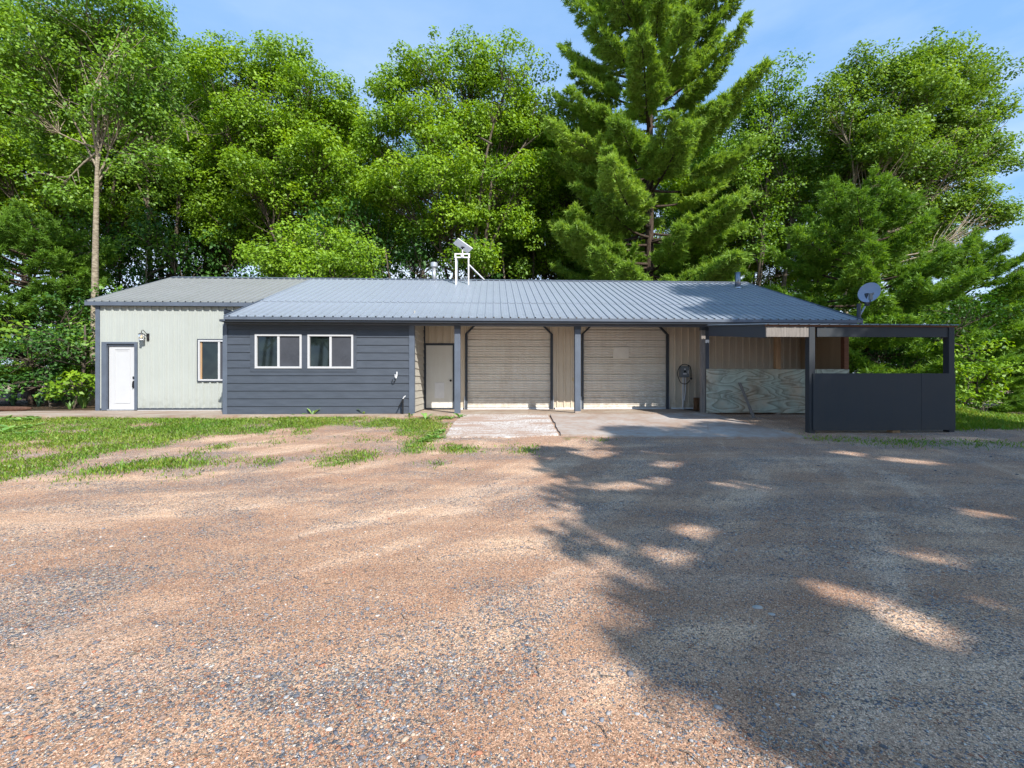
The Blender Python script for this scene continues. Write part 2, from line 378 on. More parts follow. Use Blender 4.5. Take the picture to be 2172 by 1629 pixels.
def peb(scale):
    cell = m.voro(scale, out=1); sp_ = m.n('ShaderNodeSeparateColor'); m.l(cell, sp_.inputs[0])
    c = m.ramp(sp_.outputs[0], [(0, (.13, .14, .16)), (.18, (.22, .23, .26)), (.34, (.36, .36, .37)), (.46, (.42, .20, .12)), (.58, (.34, .25, .19)), (.72, (.55, .44, .33)), (.88, (.18, .165, .16)), (.95, (.72, .66, .58))], 'CONSTANT')
    e = m.voro(scale, feature='DISTANCE_TO_EDGE')
    return c, m.ramp(e, [(0, 0.0), (.07, 1.0)]), m.ramp(e, [(0, 0.0), (.25, 1.0)]), sp_.outputs[1]
c1, e1, h1, r1 = peb(120); c2, e2, h2, r2 = peb(62)
gc = m.voro(210, out=1); gs = m.n('ShaderNodeSeparateColor'); m.l(gc, gs.inputs[0])
grit = m.ramp(gs.outputs[0], [(0, .45), (.2, .75), (.45, 1.0), (.7, 1.25), (.9, 1.6)], 'CONSTANT')
dirt = m.mix(.85, dirt, grit, 'MULTIPLY')
gc2 = m.voro(95, out=1); gs2 = m.n('ShaderNodeSeparateColor'); m.l(gc2, gs2.inputs[0])
dirt = m.mix(.4, dirt, m.ramp(gs2.outputs[0], [(0, .6), (.25, .85), (.55, 1.0), (.8, 1.3)], 'CONSTANT'), 'MULTIPLY')
gmask = m.ramp(m.noise(.7, 6, .65, m.map((.8, 1.5, 1), (0, 0, -.35)), .8), [(.44, .05), (.66, 1.0)])
keep1 = m.math('MULTIPLY', m.math('GREATER_THAN', m.math('ADD', r1, m.math('MULTIPLY', gmask, .62)), .85), e1)
keep2 = m.math('MULTIPLY', m.math('GREATER_THAN', m.math('ADD', r2, m.math('MULTIPLY', gmask, .42)), 1.08), e2)
col = m.mix(keep1, dirt, c1); col = m.mix(keep2, col, c2)
gn = m.ramp(m.noise(1.4, 5, .7), [(.35, (.07, .10, .02)), (.5, (.10, .15, .03)), (.62, (.17, .15, .05)), (.75, (.24, .13, .05))])
gn = m.mix(m.ramp(grain2, [(.4, .5), (.6, 0.0)]), gn, (.05, .045, .02))
col = m.mix(m.math('MULTIPLY', m.math('MULTIPLY', gm, .8), m.ramp(m.noise(9, 4, .7), [(.35, .35), (.6, 1.0)])), col, gn)
wf = m.mix(m.ramp(grain2, [(.4, 0.0), (.6, 1.0)]), (.04, .025, .015), (.12, .08, .045))
col = m.mix(wd, col, wf)
m.color(col)
hh = m.math('ADD', m.math('MULTIPLY', m.math('MULTIPLY', h1, keep1), .6), m.math('MULTIPLY', h2, keep2))
m.bump(hh, .9, .012); m.bump(grain, .6, .004); m.bump(grain2, .5, .012); M['ground'] = m
grd = raw('ground', np.stack([GX, GY, GZ], -1).reshape(-1, 3), Fq, m, None, True)
for nm, val in (('grass', grass_mask(GX, GY)), ('woods', softpoly(GX, GY, WOODS, .5, .6) * 1.0)):
    a = grd.data.attributes.new(nm, 'FLOAT', 'POINT'); a.data.foreach_set('value', val.astype(np.float32).ravel())
tag(grd, kind='structure')

def slab(name, P, ztop, th, mat, sub=.25):
    """paved sheet following z = ztop(x, y) with an irregular chipped outline"""
    xs = np.array(P); x0, y0 = xs.min(0); x1, y1 = xs.max(0)
    pts = []
    n = len(P)
    for i in range(n):
        a = np.array(P[i]); b = np.array(P[(i + 1) % n]); L_ = np.linalg.norm(b - a); q = max(1, int(L_ / sub))
        nrm = np.array([b[1] - a[1], a[0] - b[0]]) / max(L_, 1e-6)
        for j in range(q):
            p = a + (b - a) * j / q + nrm * (random.random() - .5) * .035; pts.append((p[0], p[1]))
    q = len(pts); V = [(x, y, ztop(x, y)) for x, y in pts] + [(x, y, ztop(x, y) - th) for x, y in pts]
    Fc = [tuple(range(q)), tuple(range(2 * q - 1, q - 1, -1))] + [(i, q + i, q + (i + 1) % q, (i + 1) % q) for i in range(q)]
    o = raw(name, V, Fc, mat); tag(o, kind='structure'); return o
zap = lambda x, y: -.02 + (y + 2.0) * .0757
slab('concrete_apron', [(1.58, -2.05), (1.42, -5.1), (2.9, -5.3), (4.6, -5.5), (6.5, -5.58), (6.25, -3.9), (6.2, -2.05)], lambda x, y: zap(x, y) + .012, .12, M['conc'])
slab('porch_slab', [(-2.24, .1), (-2.24, -2.02), (1.58, -2.0), (6.1, -2.0), (6.1, .1)], lambda x, y: 0.0, .15, M['walk'])
slab('walkway', [(-12.4, .06), (-14.6, -.1), (-15.6, -.9), (-14.0, -2.0), (-10.5, -2.3), (-7.2, -2.35), (-4, -2.28), (-2.3, -2.3), (-2.3, .06)], lambda x, y: -.012, .12, M['walk'])
# crushed stone pad
mm = Mat('crushed_concrete_pad', .9, 0, .2)
cc = mm.voro(38, out=1); sc_ = mm.n('ShaderNodeSeparateColor'); mm.l(cc, sc_.inputs[0])
pc = mm.ramp(sc_.outputs[0], [(0, (.52, .50, .48)), (.35, (.38, .33, .30)), (.55, (.62, .60, .57)), (.75, (.30, .20, .15)), (.85, (.45, .38, .32))], 'CONSTANT')
pc = mm.mix(mm.ramp(mm.noise(1.3, 5, .65, mm.map((.5, 1.6, 1))), [(.42, 0.0), (.6, .85)]), pc, (.34, .23, .17))
mm.color(pc); mm.bump(mm.voro(38), .8, .012)
slab('gravel_pad', [(-.80, -2.06), (-.98, -3.4), (-1.0, -5.2), (.3, -5.35), (1.36, -5.1), (1.5, -2.06)], lambda x, y: zap(x, y) + .006, .1, mm, .1)
# far road
rp_ = [at(2085, 0, 30), at(2600, 0, 27)]
def road(P, wdt, mat, z):
    a, b = Vector(P[0]), Vector(P[1]); d = (b - a).normalized(); nrm = Vector((-d.y, d.x, 0)) * wdt / 2; V = []; Fc = []
    q = 40
    for i in range(q + 1):
        p = a.lerp(b, i / q)
        for s in (-1, 1):
            v = p + s * nrm; V.append((v.x, v.y, float(gz(v.x, v.y, False)) + z))
    for i in range(q): Fc.append((2 * i, 2 * i + 1, 2 * i + 3, 2 * i + 2))
    o = raw('road', V, Fc, mat); return tag(o, kind='structure')
M['asph'] = conc('worn_asphalt', (.30, .30, .31), (.24, .24, .25), (.26, .25, .24))
road([(25.5, 13.5, 0), (70, 6, 0)], 3.4, M['asph'], .05)

# ------------------------------------------------------------------ pole building
B = empty('pole_building', (0, 0, 0), 0, 'long low metal-clad building with grey metal roof, charcoal lap siding and two roll-up doors', 'building')
BX0, BX1 = -12.37, 10.3
def roofz(y): return 5.0 - .4 * abs(y - 3.7)
def roofl(y): return 5.0 - .4255 * (3.7 - y) if y < 3.7 else roofz(y)
PITCH = .2286
def sheet_profile(x0, x1, ph=0.0, minor=True, h=.034, wr=.08):
    """x, height pairs of ribbed steel"""
    pts = [(x0, None)]; kx = math.floor((x0 - ph) / PITCH) - 1
    while ph + kx * PITCH < x1 + PITCH:
        c = ph + kx * PITCH
        P = [(c - wr / 2, 0), (c - wr / 4, h), (c + wr / 4, h), (c + wr / 2, 0)]
        if minor:
            for q in (1 / 3, 2 / 3): m_ = c + PITCH * q; P += [(m_ - .012, 0), (m_ - .005, .004), (m_ + .005, .004), (m_ + .012, 0)]
        pts += P; kx += 1
    ins = sorted(p for p in pts[1:] if x0 < p[0] < x1)
    def hat(x):
        s = sorted(pts[1:]); xs = [a for a, b in s]; hs = [b for a, b in s]; return float(np.interp(x, xs, hs))
    return [(x0, hat(x0))] + ins + [(x1, hat(x1))]
def ribwall(mb, x0, x1, zlo, zhi, y, ph=0.0, axis='y', sgn=-1):
    zl = zlo if callable(zlo) else (lambda x: zlo); zh = zhi if callable(zhi) else (lambda x: zhi)
    P = sheet_profile(x0, x1, ph); V = []; Fc = []
    for x, h in P:
        for z in (zl(x), zh(x)):
            V.append((x, y + sgn * h, z) if axis == 'y' else (y + sgn * h, x, z))
    for i in range(len(P) - 1): Fc.append((2 * i, 2 * i + 2, 2 * i + 3, 2 * i + 1))
    mb.add(V, Fc)
# sage left wall (front), with door and window openings
mb = MB()
ribwall(mb, -12.27, -12.18, .06, 3.35, 0)
ribwall(mb, -12.18, -11.15, 2.13, 3.35, 0)
ribwall(mb, -11.15, -9.29, .06, 3.35, 0)
ribwall(mb, -9.29, -8.03, .06, .90, 0); ribwall(mb, -9.29, -8.03, 2.22, 3.35, 0)
ribwall(mb, -8.03, -2.27, .06, 3.35, 0)
mb.build('left_wall', M['sage'], B)
# tan garage wall
G = [(-.92, 1.91), (2.84, 5.72)]
mb = MB()
ribwall(mb, -2.27, -1.26, 2.13, 3.45, 0)
ribwall(mb, -1.26, -.92, .05, 3.45, 0)
ribwall(mb, 1.91, 2.84, .05, 3.45, 0)
ribwall(mb, 5.72, 10.2, .05, 3.45, 0)
CH = .95
for a, b in G:
    ribwall(mb, a, a + CH, lambda x, a=a: 2.44 + (x - a), 3.45, 0)
    ribwall(mb, b - CH, b, lambda x, b=b: 2.44 + (b - x), 3.45, 0)
    ribwall(mb, a + CH, b - CH, 3.39, 3.45, 0)
mb.build('garage_wall', M['tan'], B)
# gable ends, back wall
mb = MB()
ribwall(mb, 0.0, 7.4, -.05, lambda y: roofl(y) - .03, BX0, 0, 'x', -1); mb.build('left_gable_wall', M['sage'], B)
mb = MB(); ribwall(mb, 0.0, 7.4, -.05, lambda y: roofz(y) - .03, BX1, 0, 'x', 1)
ribwall(mb, -1.75, 0.0, 1.2, lambda y: roofz(y) - .03, BX1, 0, 'x', 1); mb.build('right_gable_wall', M['tan'], B)
mb = MB(); ribwall(mb, BX0, BX1, -.05, 3.45, 7.4, 0, 'y', 1); mb.build('back_wall', M['sage'], B)
MB().box(BX0 - .025, -12.27, -.035, .06, -.02, 3.3).build('corner_trim', M['trim'], B, .004)
MB().box(-11.15, -7.45, -.03, -.002, .015, .065).build('base_trim', M['trimd'], B)
MB().box(-11.15, -7.45, -.022, .0, -.02, .012).build('sill_plate', M['white'], B)
for q0, q1 in ((1.98, 2.77), (5.79, 6.9), (-1.25, -.99)): MB().box(q0, q1, -.03, -.002, .0, .05).build('base_trim', M['pvc'], B)
# roofs
def ribroof(name, x0, x1, y0, y1, mat, lift=0.0, ph=0.0, rf=None):
    rf = rf or roofz
    P = sheet_profile(x0, x1, ph, True, .032, .055); V = []; Fc = []; n = 3
    ys = np.linspace(y0, y1, n)
    for x, h in P:
        for y in ys: V.append((x, y, rf(y) + h + lift))
    for i in range(len(P) - 1):
        for j in range(n - 1):
            a = i * n + j; Fc.append((a, a + n, a + n + 1, a + 1))
    o = raw(name, V, Fc, mat, B); s = o.modifiers.new('thick', 'SOLIDIFY'); s.thickness = .003; s.offset = -1; return o
ribroof('roof', -12.6, -7.21, -.13, 3.7, M['roofl'], .004, 0, roofl)
ribroof('roof', -7.2, 10.42, -2.22, -.34, M['roofr'])
ribroof('roof', -7.2, 10.42, -.44, 3.7, M['roofr'], .012)
ribroof('roof', -12.55, 10.42, 3.7, 7.85, M['roofl'], .004)
mb = MB()
for s in (-1, 1): mb.hexa([(x, 3.7 + s * d, 5.045 - .4 * d + dz) for x in (-12.57, 10.44) for d in (0, .17) for dz in (-.012, .004)])
mb.build('ridge_cap', M['trim'], B)
# rake trims and fascias
mb = MB()
def rake(x, y0, y1, w=.12, t=.03, rf=roofz):
    MB().hexa([(xx, y, rf(y) + dz) for xx in (x - t / 2, x + t / 2) for y in (y0, y1) for dz in (-w, .034)]).build('rake_trim', M['trim'], B)
rake(-12.62, -.13, 3.7, rf=roofl); rake(-12.57, 3.7, 7.85); rake(10.44, -2.22, 3.7); rake(10.44, 3.7, 7.85)
rake(-7.216, -2.22, -.13)
MB().hexa([(xx, y, (roofl(y) if q == 0 else roofz(y)) + (.006 if q == 0 else .03)) for xx in (-7.23, -7.203) for y in (-.12, 3.6) for q in (0, 1)]).build('rake_trim', M['roofr'], B)
MB().box(-12.6, -7.1, -.14, -.11, 3.25, roofl(-.13) - .002).build('fascia', M['trim'], B, .003)
MB().box(-12.4, -7.3, -.11, -.02, 3.25, 3.265).build('soffit', M['trimd'], B)
mb = MB(); mb.box(-7.2, 10.42, -2.23, -2.205, 2.55, roofz(-2.22) - .004); mb.build('fascia', M['trim'], B, .003)
MB().box(-7.36, 10.3, -2.19, -1.93, 2.50, 2.56).build('soffit', M['trimd'], B)
MB().box(-7.4, 10.3, -1.925, -1.745, 2.46, 2.68).build('porch_beam', M['trim'], B, .004)
for x in np.arange(-1.0, 10.3, 1.2):   # rafters under the porch roof
    MB().hexa([(x + dx, y, roofz(y) - dz) for dx in (-.02, .02) for y in (-2.15, -.05) for dz in (.16, .03)]).build('rafter', M['wood'], B)
# charcoal bump-out with lap siding
def lap(mb, x0, x1, y, z0, z1, axis='y', sg=-1, ex=.213, first=.2):
    zs = [z0] + [first + ex * i for i in range(40) if z0 + .01 < first + ex * i < z1 - .01] + [z1]
    for a, b in zip(zs[:-1], zs[1:]):
        full = min(b - a, ex); t = .022
        tb = t; tt = t * (1 - (b - a) / ex) + .003
        q = .006
        sec = [(0, a), (sg * (tb - .006), a + .001), (sg * tb, a + q), (sg * tt, b - .001), (0, b)]
        V = []
        xj = x0 + (x1 - x0) * random.uniform(.25, .75)
        for xa, xb in (((x0, xj - .002), (xj + .002, x1)) if x1 - x0 > 4 else ((x0, x1),)):
            V = []
            for x in (xa, xb):
                for d, z in sec: V.append((x, y + d, z) if axis == 'y' else (y + d, x, z))
            n = len(sec); mb.add(V, [(i, i + n, i + n + 1, i + 1) for i in range(n - 1)] + [tuple(range(n)), tuple(range(2 * n - 1, n - 1, -1))])
FX0, FX1, FY = -7.43, -2.25, -1.84
mb = MB(); TX0, TX1, TZ0, TZ1 = -6.72, -3.82, 1.155, 2.30
lap(mb, FX0 + .09, TX0, FY, -.01, 2.47); lap(mb, TX1, FX1 - .12, FY, -.01, 2.47)
lap(mb, TX0, TX1, FY, -.01, TZ0); lap(mb, TX0, TX1, FY, TZ1, 2.47); mb.build('lap_siding', M['siding'], B)
mb = MB(); lap(mb, FY + .1, -.0, FX1, .02, 2.9, 'x', 1); mb.build('side_lap_siding', M['sidingb'], B)
mb = MB(); lap(mb, FY, .0, FX0, -.01, 2.9, 'x', -1); mb.build('side_lap_siding', M['siding'], B)
MB().box(FX0 - .03, FX0 + .09, FY - .032, FY + .06, -.03, 2.47).build('corner_trim', M['trim'], B, .004); MB().box(FX1 - .12, FX1 + .03, FY - .032, FY + .1, -.03, 2.47).build('corner_trim', M['trim'], B, .004)
mb = MB(); mb.box(FX0 + .09, FX1 - .12, FY - .02, FY + .02, -.035, -.011); mb.build('base_trim', M['trimd'], B)
MB().box(FX1 - .001, FX1 + .055, -.05, -.0, .0, 2.9).build('corner_trim', M['trimd'], B)
def window(x0, x1, z0, z1, y, parent, split=.5, screen_side=1, fw=.055, jamb=False):
    f = MB(); t0, t1 = y - .045, y + .05
    f.box(x0, x1, t0, t1, z0, z0 + fw); f.box(x0, x1, t0, t1, z1 - fw, z1)
    f.box(x0, x0 + fw, t0 + .001, t1, z0 + fw, z1 - fw); f.box(x1 - fw, x1, t0 + .001, t1, z0 + fw, z1 - fw)
    xm = x0 + (x1 - x0) * split; f.box(xm - .03, xm + .03, t0 + .012, t1, z0 + fw, z1 - fw)
    wn = f.build('window', M['white'], parent, .004)
    MB().box(x0 + fw, xm - .03, y + .012, y + .018, z0 + fw, z1 - fw).build('pane', M['glass'], wn)
    MB().box(xm + .03, x1 - fw, y - .002, y + .004, z0 + fw, z1 - fw).build('screen', M['screen'], wn)
    if jamb: MB().box(x0 + fw, x0 + fw + .05, y - .004, y + .0105, z0 + fw, z1 - fw).build('jamb', M['wood'], wn)
    return wn
wt = MB()   # charcoal casing boards round the two windows
for a in ((TX0, TX1, 2.2, TZ1), (TX0, TX1, TZ0, 1.25), (TX0, -6.59, 1.25, 2.2), (-5.32, -5.16, 1.25, 2.2), (-3.91, TX1, 1.25, 2.2)): wt.box(a[0], a[1], FY - .026, FY + .01, a[2], a[3])
wt.build('window_casing', M['siding'], B, .002)
window(-6.59, -5.32, 1.25, 2.2, FY, B); window(-5.16, -3.91, 1.25, 2.2, FY, B)
window(-9.27, -8.05, .92, 2.2, -.01, B, .52, 1, .05, True)
f = MB(); f.box(-9.30, -8.02, -.045, .0, .885, .919); f.box(-9.30, -8.02, -.045, .0, 2.201, 2.235); f.box(-9.305, -9.271, -.044, 0, .919, 2.201); f.build('window_casing', M['trimd'], B)
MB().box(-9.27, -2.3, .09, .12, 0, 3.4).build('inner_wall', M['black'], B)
# left white entry door
fr = MB(); fr.box(-12.20, -12.05, -.05, .03, 0, 2.13); fr.box(-11.21, -11.13, -.05, .03, 0, 2.13); fr.box(-12.05, -11.21, -.05, .03, 2.07, 2.13)
d = MB().box(-12.03, -11.21, .03, .07, .03, 2.0).build('door', M['white'], B, .003)
fr.box(-12.05, -11.21, .0, .03, 2.0, 2.07)
fr.build('door_frame', M['trim'], d, .003)
p = MB(); X0, X1, Z0, Z1 = -11.86, -11.38, .22, 1.93
p.box(X0, X1, .018, .03, Z0, Z0 + .025); p.box(X0, X1, .018, .03, Z1 - .025, Z1); p.box(X0, X0 + .025, .018, .03, Z0 + .025, Z1 - .025); p.box(X1 - .025, X1, .018, .03, Z0 + .025, Z1 - .025)
p.box(X0 + .06, X1 - .06, .02, .03, 1.86, 1.875); p.build('door_molding', M['white'], d, .002)
h = MB(); h.box(-11.30, -11.24, .012, .03, .98, 1.06); h.box(-11.30, -11.245, .012, .03, .70, .92); h.tube([(-11.27, .03, .9), (-11.27, -.03, .88), (-11.275, -.035, .8), (-11.28, -.03, .72), (-11.27, .02, .7)], .011, 8); h.tube([(-11.27, .03, 1.02), (-11.27, -.01, 1.02)], .025, 12); h.build('handle', M['black'], d)
MB().box(-12.05, -11.21, -.03, .07, -.005, .028).build('threshold', M['galv'], d)
# grey-white side door with pet flap
d = MB().box(-2.17, -1.32, .0, .045, .02, 2.06).build('door', M['door2'], B, .003)
fr = MB(); fr.box(-2.25, -2.175, -.03, .05, 0, 2.13); fr.box(-1.315, -1.26, -.03, .05, 0, 2.13); fr.box(-2.175, -1.315, -.03, .05, 2.065, 2.13); fr.build('door_frame', M['trimd'], d, .003)
p = MB(); p.box(-1.90, -1.59, -.016, .0, .36, .87); p.build('pet_flap', M['pvc'], d, .006)
h = MB(); h.lathe([(.034, 0), (.034, .006), (.014, .012), (.014, .03), (.03, .04), (.034, .055), (.026, .068), (.0, .07)], (0, 0, 0), 16)
kn = h.build('knob', M['black'], d, 0, True); kn.rotation_euler = (R(90), 0, 0); kn.location = (-1.385, 0, .93)
MB().box(-2.17, -1.32, -.004, .0, .02, .055).build('door_sweep', M['trimd'], d)
# roll-up doors
def rollup(a, b, patch):
    x0, x1 = a + .03, b - .03; P = []; z = .03
    # section profile: alternating wide and narrow ribs
    zs = []; y = .06
    unit = .557; z = .0
    while z < 3.3:
        for base, hgt in ((z, .345), (z + .345, .212)):
            nn = 4 if hgt > .3 else 3
            zs.append((base, y + .035)); zs.append((base + .014, y + .035)); zs.append((base + .018, y))
            for q in range(nn):
                c0 = base + .02 + (hgt - .03) * q / nn; c1 = base + .02 + (hgt - .03) * (q + 1) / nn
                zs += [(c0 + .008, y - .012), (c1 - .03, y - .012), (c1 - .016, y + .006)]
        z += unit
    zs = [(q + .045, yy) for q, yy in zs]
    V = []; Fc = []
    for zz, yy in zs: V += [(x0, yy, zz), (x1, yy, zz)]
    for i in range(len(zs) - 1): Fc.append((2 * i, 2 * i + 1, 2 * i + 3, 2 * i + 2))
    o = raw('roll_up_door', V, Fc, M['slat'], B)
    MB().box(x0, x1, .03, .075, .0, .05).build('bottom_bar', M['pvc'], o, .004)
    t = MB(); w_ = .075
    for s, e in ((1, a), (-1, b)):
        t.box(min(e - .003, e + s * w_ - (.0 if s > 0 else 0)) if s > 0 else e - w_, e + w_ if s > 0 else e + .003, -.045, .03, 0, 2.44)
        P_ = []
        for yy in (-.045, .03):
            pass
        q0 = Vector((e, 0, 2.44)); q1 = Vector((e + s * CH, 0, 2.44 + CH)); wv = Vector((s * w_, 0, 0))
        t.hexa([(p_.x, yy, p_.z) for p_ in (q0, q1) for yy in (-.045, .03) for p_ in (p_,)][:0] or [tuple(Vector(v)) for v in (
            (q0.x, -.045, q0.z), (q0.x, .03, q0.z), (q0.x + wv.x, -.045, q0.z), (q0.x + wv.x, .03, q0.z),
            (q1.x, -.045, q1.z), (q1.x, .03, q1.z), (q1.x + wv.x, -.045, q1.z), (q1.x + wv.x, .03, q1.z))])
    t.box(a + CH, b - CH, -.045, .03, 3.36, 3.42)
    t.build('door_frame', M['trimd'], o)
    MB().box(a - .03, a - .003, -.06, -.0, .0, .42).build('corner_guard', M['galv'], o, .003); MB().box(b + .003, b + .03, -.06, .0, .0, .42).build('corner_guard', M['galv'], o, .003)
    if patch: MB().box(3.90, 4.42, .038, .053, 1.66, 2.02).build('pale_patch', painted('pale_patch_paint', (.80, .77, .70), .06, 4, .6), o)
    return o
rollup(*G[0], False); rollup(*G[1], True)
# porch posts
def post(x, y, w, z0, z1, mat, foot=False, parent=B):
    o = MB().box(x - w / 2, x + w / 2, y - w / 2, y + w / 2, z0, z1).build('post', mat, parent, .006)
    MB().box(x - w / 2 - .004, x + w / 2 + .004, y - w / 2 - .004, y + w / 2 + .004, z1 - .1, z1 - .002).build('bracket', M['trimd'], o)
    if foot: MB().box(x - w / 2 + .003, x + w / 2 - .003, y - w / 2 + .003, y + w / 2 - .003, z0 - .2, z0).build('footing', M['conc'], o, .01)
    return o
post(-1.02, FY, .165, -.02, 2.46, M['trim']); post(2.375, FY, .165, .05, 2.46, M['trim'], True); post(6.0, FY, .12, -.15, 2.46, M['weather'])
post(8.2, FY, .14, -.0, 2.46, M['wood'], True); post(10.22, FY, .14, -.1, 2.46, M['brownw']); post(6.16, FY + .1, .12, -.05, 2.46, M['trim'])
# open bay: inner side wall and plywood half wall
for y0, y1 in ((-1.76, -.9), (-.894, -.02)):
    MB().hexa([(x, y, z) for x in (10.16, 10.185) for y in (y0, y1) for z in (.02, roofz(y) - .05)]).build('side_sheathing', M['rosy'], B)
mb = MB(); mb.box(6.07, 8.195, FY - .09, FY - .073, .0, 1.25); mb.build('plywood_sheet', M['ply'], B)
MB().box(8.20, 10.28, FY - .09, FY - .073, -.02, 1.24).build('plywood_sheet', M['ply'], B)
MB().box(6.07, 10.2, FY - .07, FY + .03, 1.21, 1.255).build('rail', M['weather'], B)
# ------------------------------------------------------------------ lean-to
S = empty('lean_to_shelter', (8.1, -4.9, 0), 0, 'open lean-to shelter with charcoal half-height plywood front at the right end of the building', 'shelter')
def sp(o): o.matrix_parent_inverse = Matrix.Translation((-8.1, 4.9, 0)); return o
SY = -4.9
def lz(y): return 2.125 + (y + 5.02) * .12
P = sheet_profile(5.92, 10.36, .03, True, .018, .05); V = []
for x, hh_ in P:
    for y in (-5.02, -2.24): V.append((x, y, lz(y) + hh_))
o = raw('roof', V, [(2 * i, 2 * i + 2, 2 * i + 3, 2 * i + 1) for i in range(len(P) - 1)], M['roofr'], S); s_ = o.modifiers.new('t', 'SOLIDIFY'); s_.thickness = .004; s_.offset = -1; sp(o)
sp(MB().box(5.95, 10.33, SY - .07, SY - .03, 2.085, 2.118).build('roof_batten', M['brownw'], S))
sp(MB().box(5.97, 10.14, SY - .06, SY - .02, 1.86, 2.083).build('front_beam', M['weather'], S, .004)) if False else sp(MB().box(5.97, 7.0, SY - .055, SY - .015, 1.855, 2.083).build('front_beam', M['weather'], S, .004))  # same beam paint, left piece coloured paler to hold a sun patch
sp(MB().box(7.12, 10.12, SY - .052, SY - .012, 1.86, 2.083).build('front_beam', M['panel'], S, .004))
sp(MB().hexa([(x, y, lz(y) - dz) for x in (5.98, 6.02) for y in (SY, -2.26) for dz in (.30, .02)]).build('side_beam', M['trimd'], S)); sp(MB().hexa([(x, y, lz(y) - dz) for x in (10.2, 10.24) for y in (SY + .1, -2.26) for dz in (.22, .02)]).build('side_beam', M['trimd'], S))
for x, z0, mt in ((6.995, -.36, 'panel'), (10.19, -.45, 'panel')):
    sp(MB().box(x - .065, x + .065, SY - .07, SY + .07, z0, 2.085).build('post', M[mt], S, .004))
sp(MB().box(7.0, 9.46, SY - .095, SY - .073, -.20, 1.055).build('front_panel', M['panel'], S, .002))
sp(MB().box(9.466, 10.25, SY - .095, SY - .073, -.20, 1.055).build('front_panel', M['panel'], S, .002))
sp(MB().box(9.44, 9.50, SY - .072, SY - .03, -.18, 1.0).build('seam_stud', M['panel'], S))
sp(MB().box(7.0, 10.2, SY - .065, SY - .025, .99, 1.03).build('rail', M['weather'], S))
# ------------------------------------------------------------------ things on and round the building
# wall lantern
T = empty('wall_lantern', (-10.84, -.02, 2.3), 0, 'black wall lantern with glass shade beside the left white door', 'lantern')
MB().box(-.005, .085, -.02, .0, -.12, .1).build('wall_plate', M['black'], T, .004)
MB().tube([(.03, -.02, .02), (.0, -.06, .12), (-.03, -.11, .19), (-.055, -.13, .19), (-.065, -.14, .15), (-.065, -.14, .08)], .01, 8).build('arm', M['black'], T)
MB().lathe([(.03, .1), (.085, .07), (.088, .06)], (-.065, -.14, 0), 16).build('cap', M['black'], T)
MB().lathe([(.085, .058), (.07, -.10)], (-.065, -.14, 0), 16).build('shade', M['lglass'], T, 0, True)
MB().lathe([(.074, -.10), (.078, -.11), (.078, -.125), (.05, -.13)], (-.065, -.14, 0), 16).build('base_ring', M['galv'], T)
MB().lathe([(.008, .05), (.022, .01), (.026, -.02), (.01, -.05)], (-.065, -.14, 0), 12).build('bulb', M['bulb'], T, 0, True)
# breaker box
T = empty('electrical_box', (6.2, -.03, 1.22), 0, 'dark grey electrical box on the tan wall with a black cable looped round it', 'electrical box')
MB().box(-.14, .15, -.13, 0, -.18, .18).build('box', M['boxg'], T, .008)
MB().box(-.12, .13, -.145, -.131, -.16, .165).build('cover', M['boxg'], T, .004)
for q in ((-.03, .02, .06, .1), (-.06, .05, -.09, -.05), (.09, .115, -.06, .04)): MB().box(q[0], q[1], -.149, -.1455, q[2], q[3]).build('sticker', M['pvc'], T)
MB().box(-.04, .03, -.155, -.146, -.02, .04).build('latch', M['black'], T, .003)
MB().tube([(-.03, -.07, -.18), (-.03, -.06, -.6), (-.03, -.05, -1.24)], .022, 10).build('conduit', M['pvc'], T)
MB().tube([(.05, -.07, -.18), (.05, -.06, -.6), (.02, -.05, -.92), (.04, -.05, -.94)], .02, 10).build('conduit', M['pvc'], T)
pts = [(.16, -.1, .1)]
for i in range(26):
    a = R(60 + i * 10.5); pts.append((-.02 + .24 * math.cos(a) * (1 if i < 10 else .95), -.16 - .02 * math.sin(i), -.08 + .32 * math.sin(a)))
MB().tube(pts, .012, 8).build('cable', M['black'], T)
MB().tube([(.1, -.16, .22), (.16, -.16, .17), (.19, -.16, .05), (.2, -.15, -.15), (.2, -.15, -.2)], .014, 8).build('cable', M['black'], T)
MB().lathe([(.02, -.26), (.035, -.24), (.035, -.2), (.02, -.19)], (.2, -.15, 0), 10).build('plug', M['black'], T)
T = MB().box(-.035, .035, -.022, 0, -.057, .057).box(-.012, .012, -.026, -.0225, -.04, -.01).box(-.012, .012, -.026, -.0225, .01, .04).build('outlet_cover', M['cream'], None, .003); T.location = (2.57, -.02, .97)
tag(T, 'small cream outlet cover on the tan wall between the two roll-up doors', 'outlet')
# stump
T = empty('log_stump', (6.47, -.62, 0), .4, 'short bark-covered log standing on end below the electrical box', 'log')
pr = [(.17, 0), (.18, .05), (.165, .14), (.172, .25), (.175, .37), (.16, .39)]
mb = MB().lathe(pr, (0, 0, 0), 22); mb.v = [(x * (1 + .12 * math.sin(5 * math.atan2(y, x) + z * 9)), y * (1 + .1 * math.sin(7 * math.atan2(y, x))), z) for x, y, z in mb.v]
mb.build('bark', bark('log_bark', (.05, .025, .015), (.20, .11, .06)), T, 0, True)
MB().lathe([(.15, .388), (.14, .394)], (0, 0, 0), 18).build('cut_face', M['weather'], T)
# leaning plank
T = MB().hexa([(7.0 + a + sx * .04, -2.42 + y + sy * .015, z) for a, y, z in ((.12, -.1, -.12), (.0, .42, .86)) for sx in (-1, 1) for sy in (-1, 1)]).build('wooden_plank', M['weather'], None, .004)
tag(T, 'narrow grey weathered plank leaning against the bare plywood half wall', 'plank')
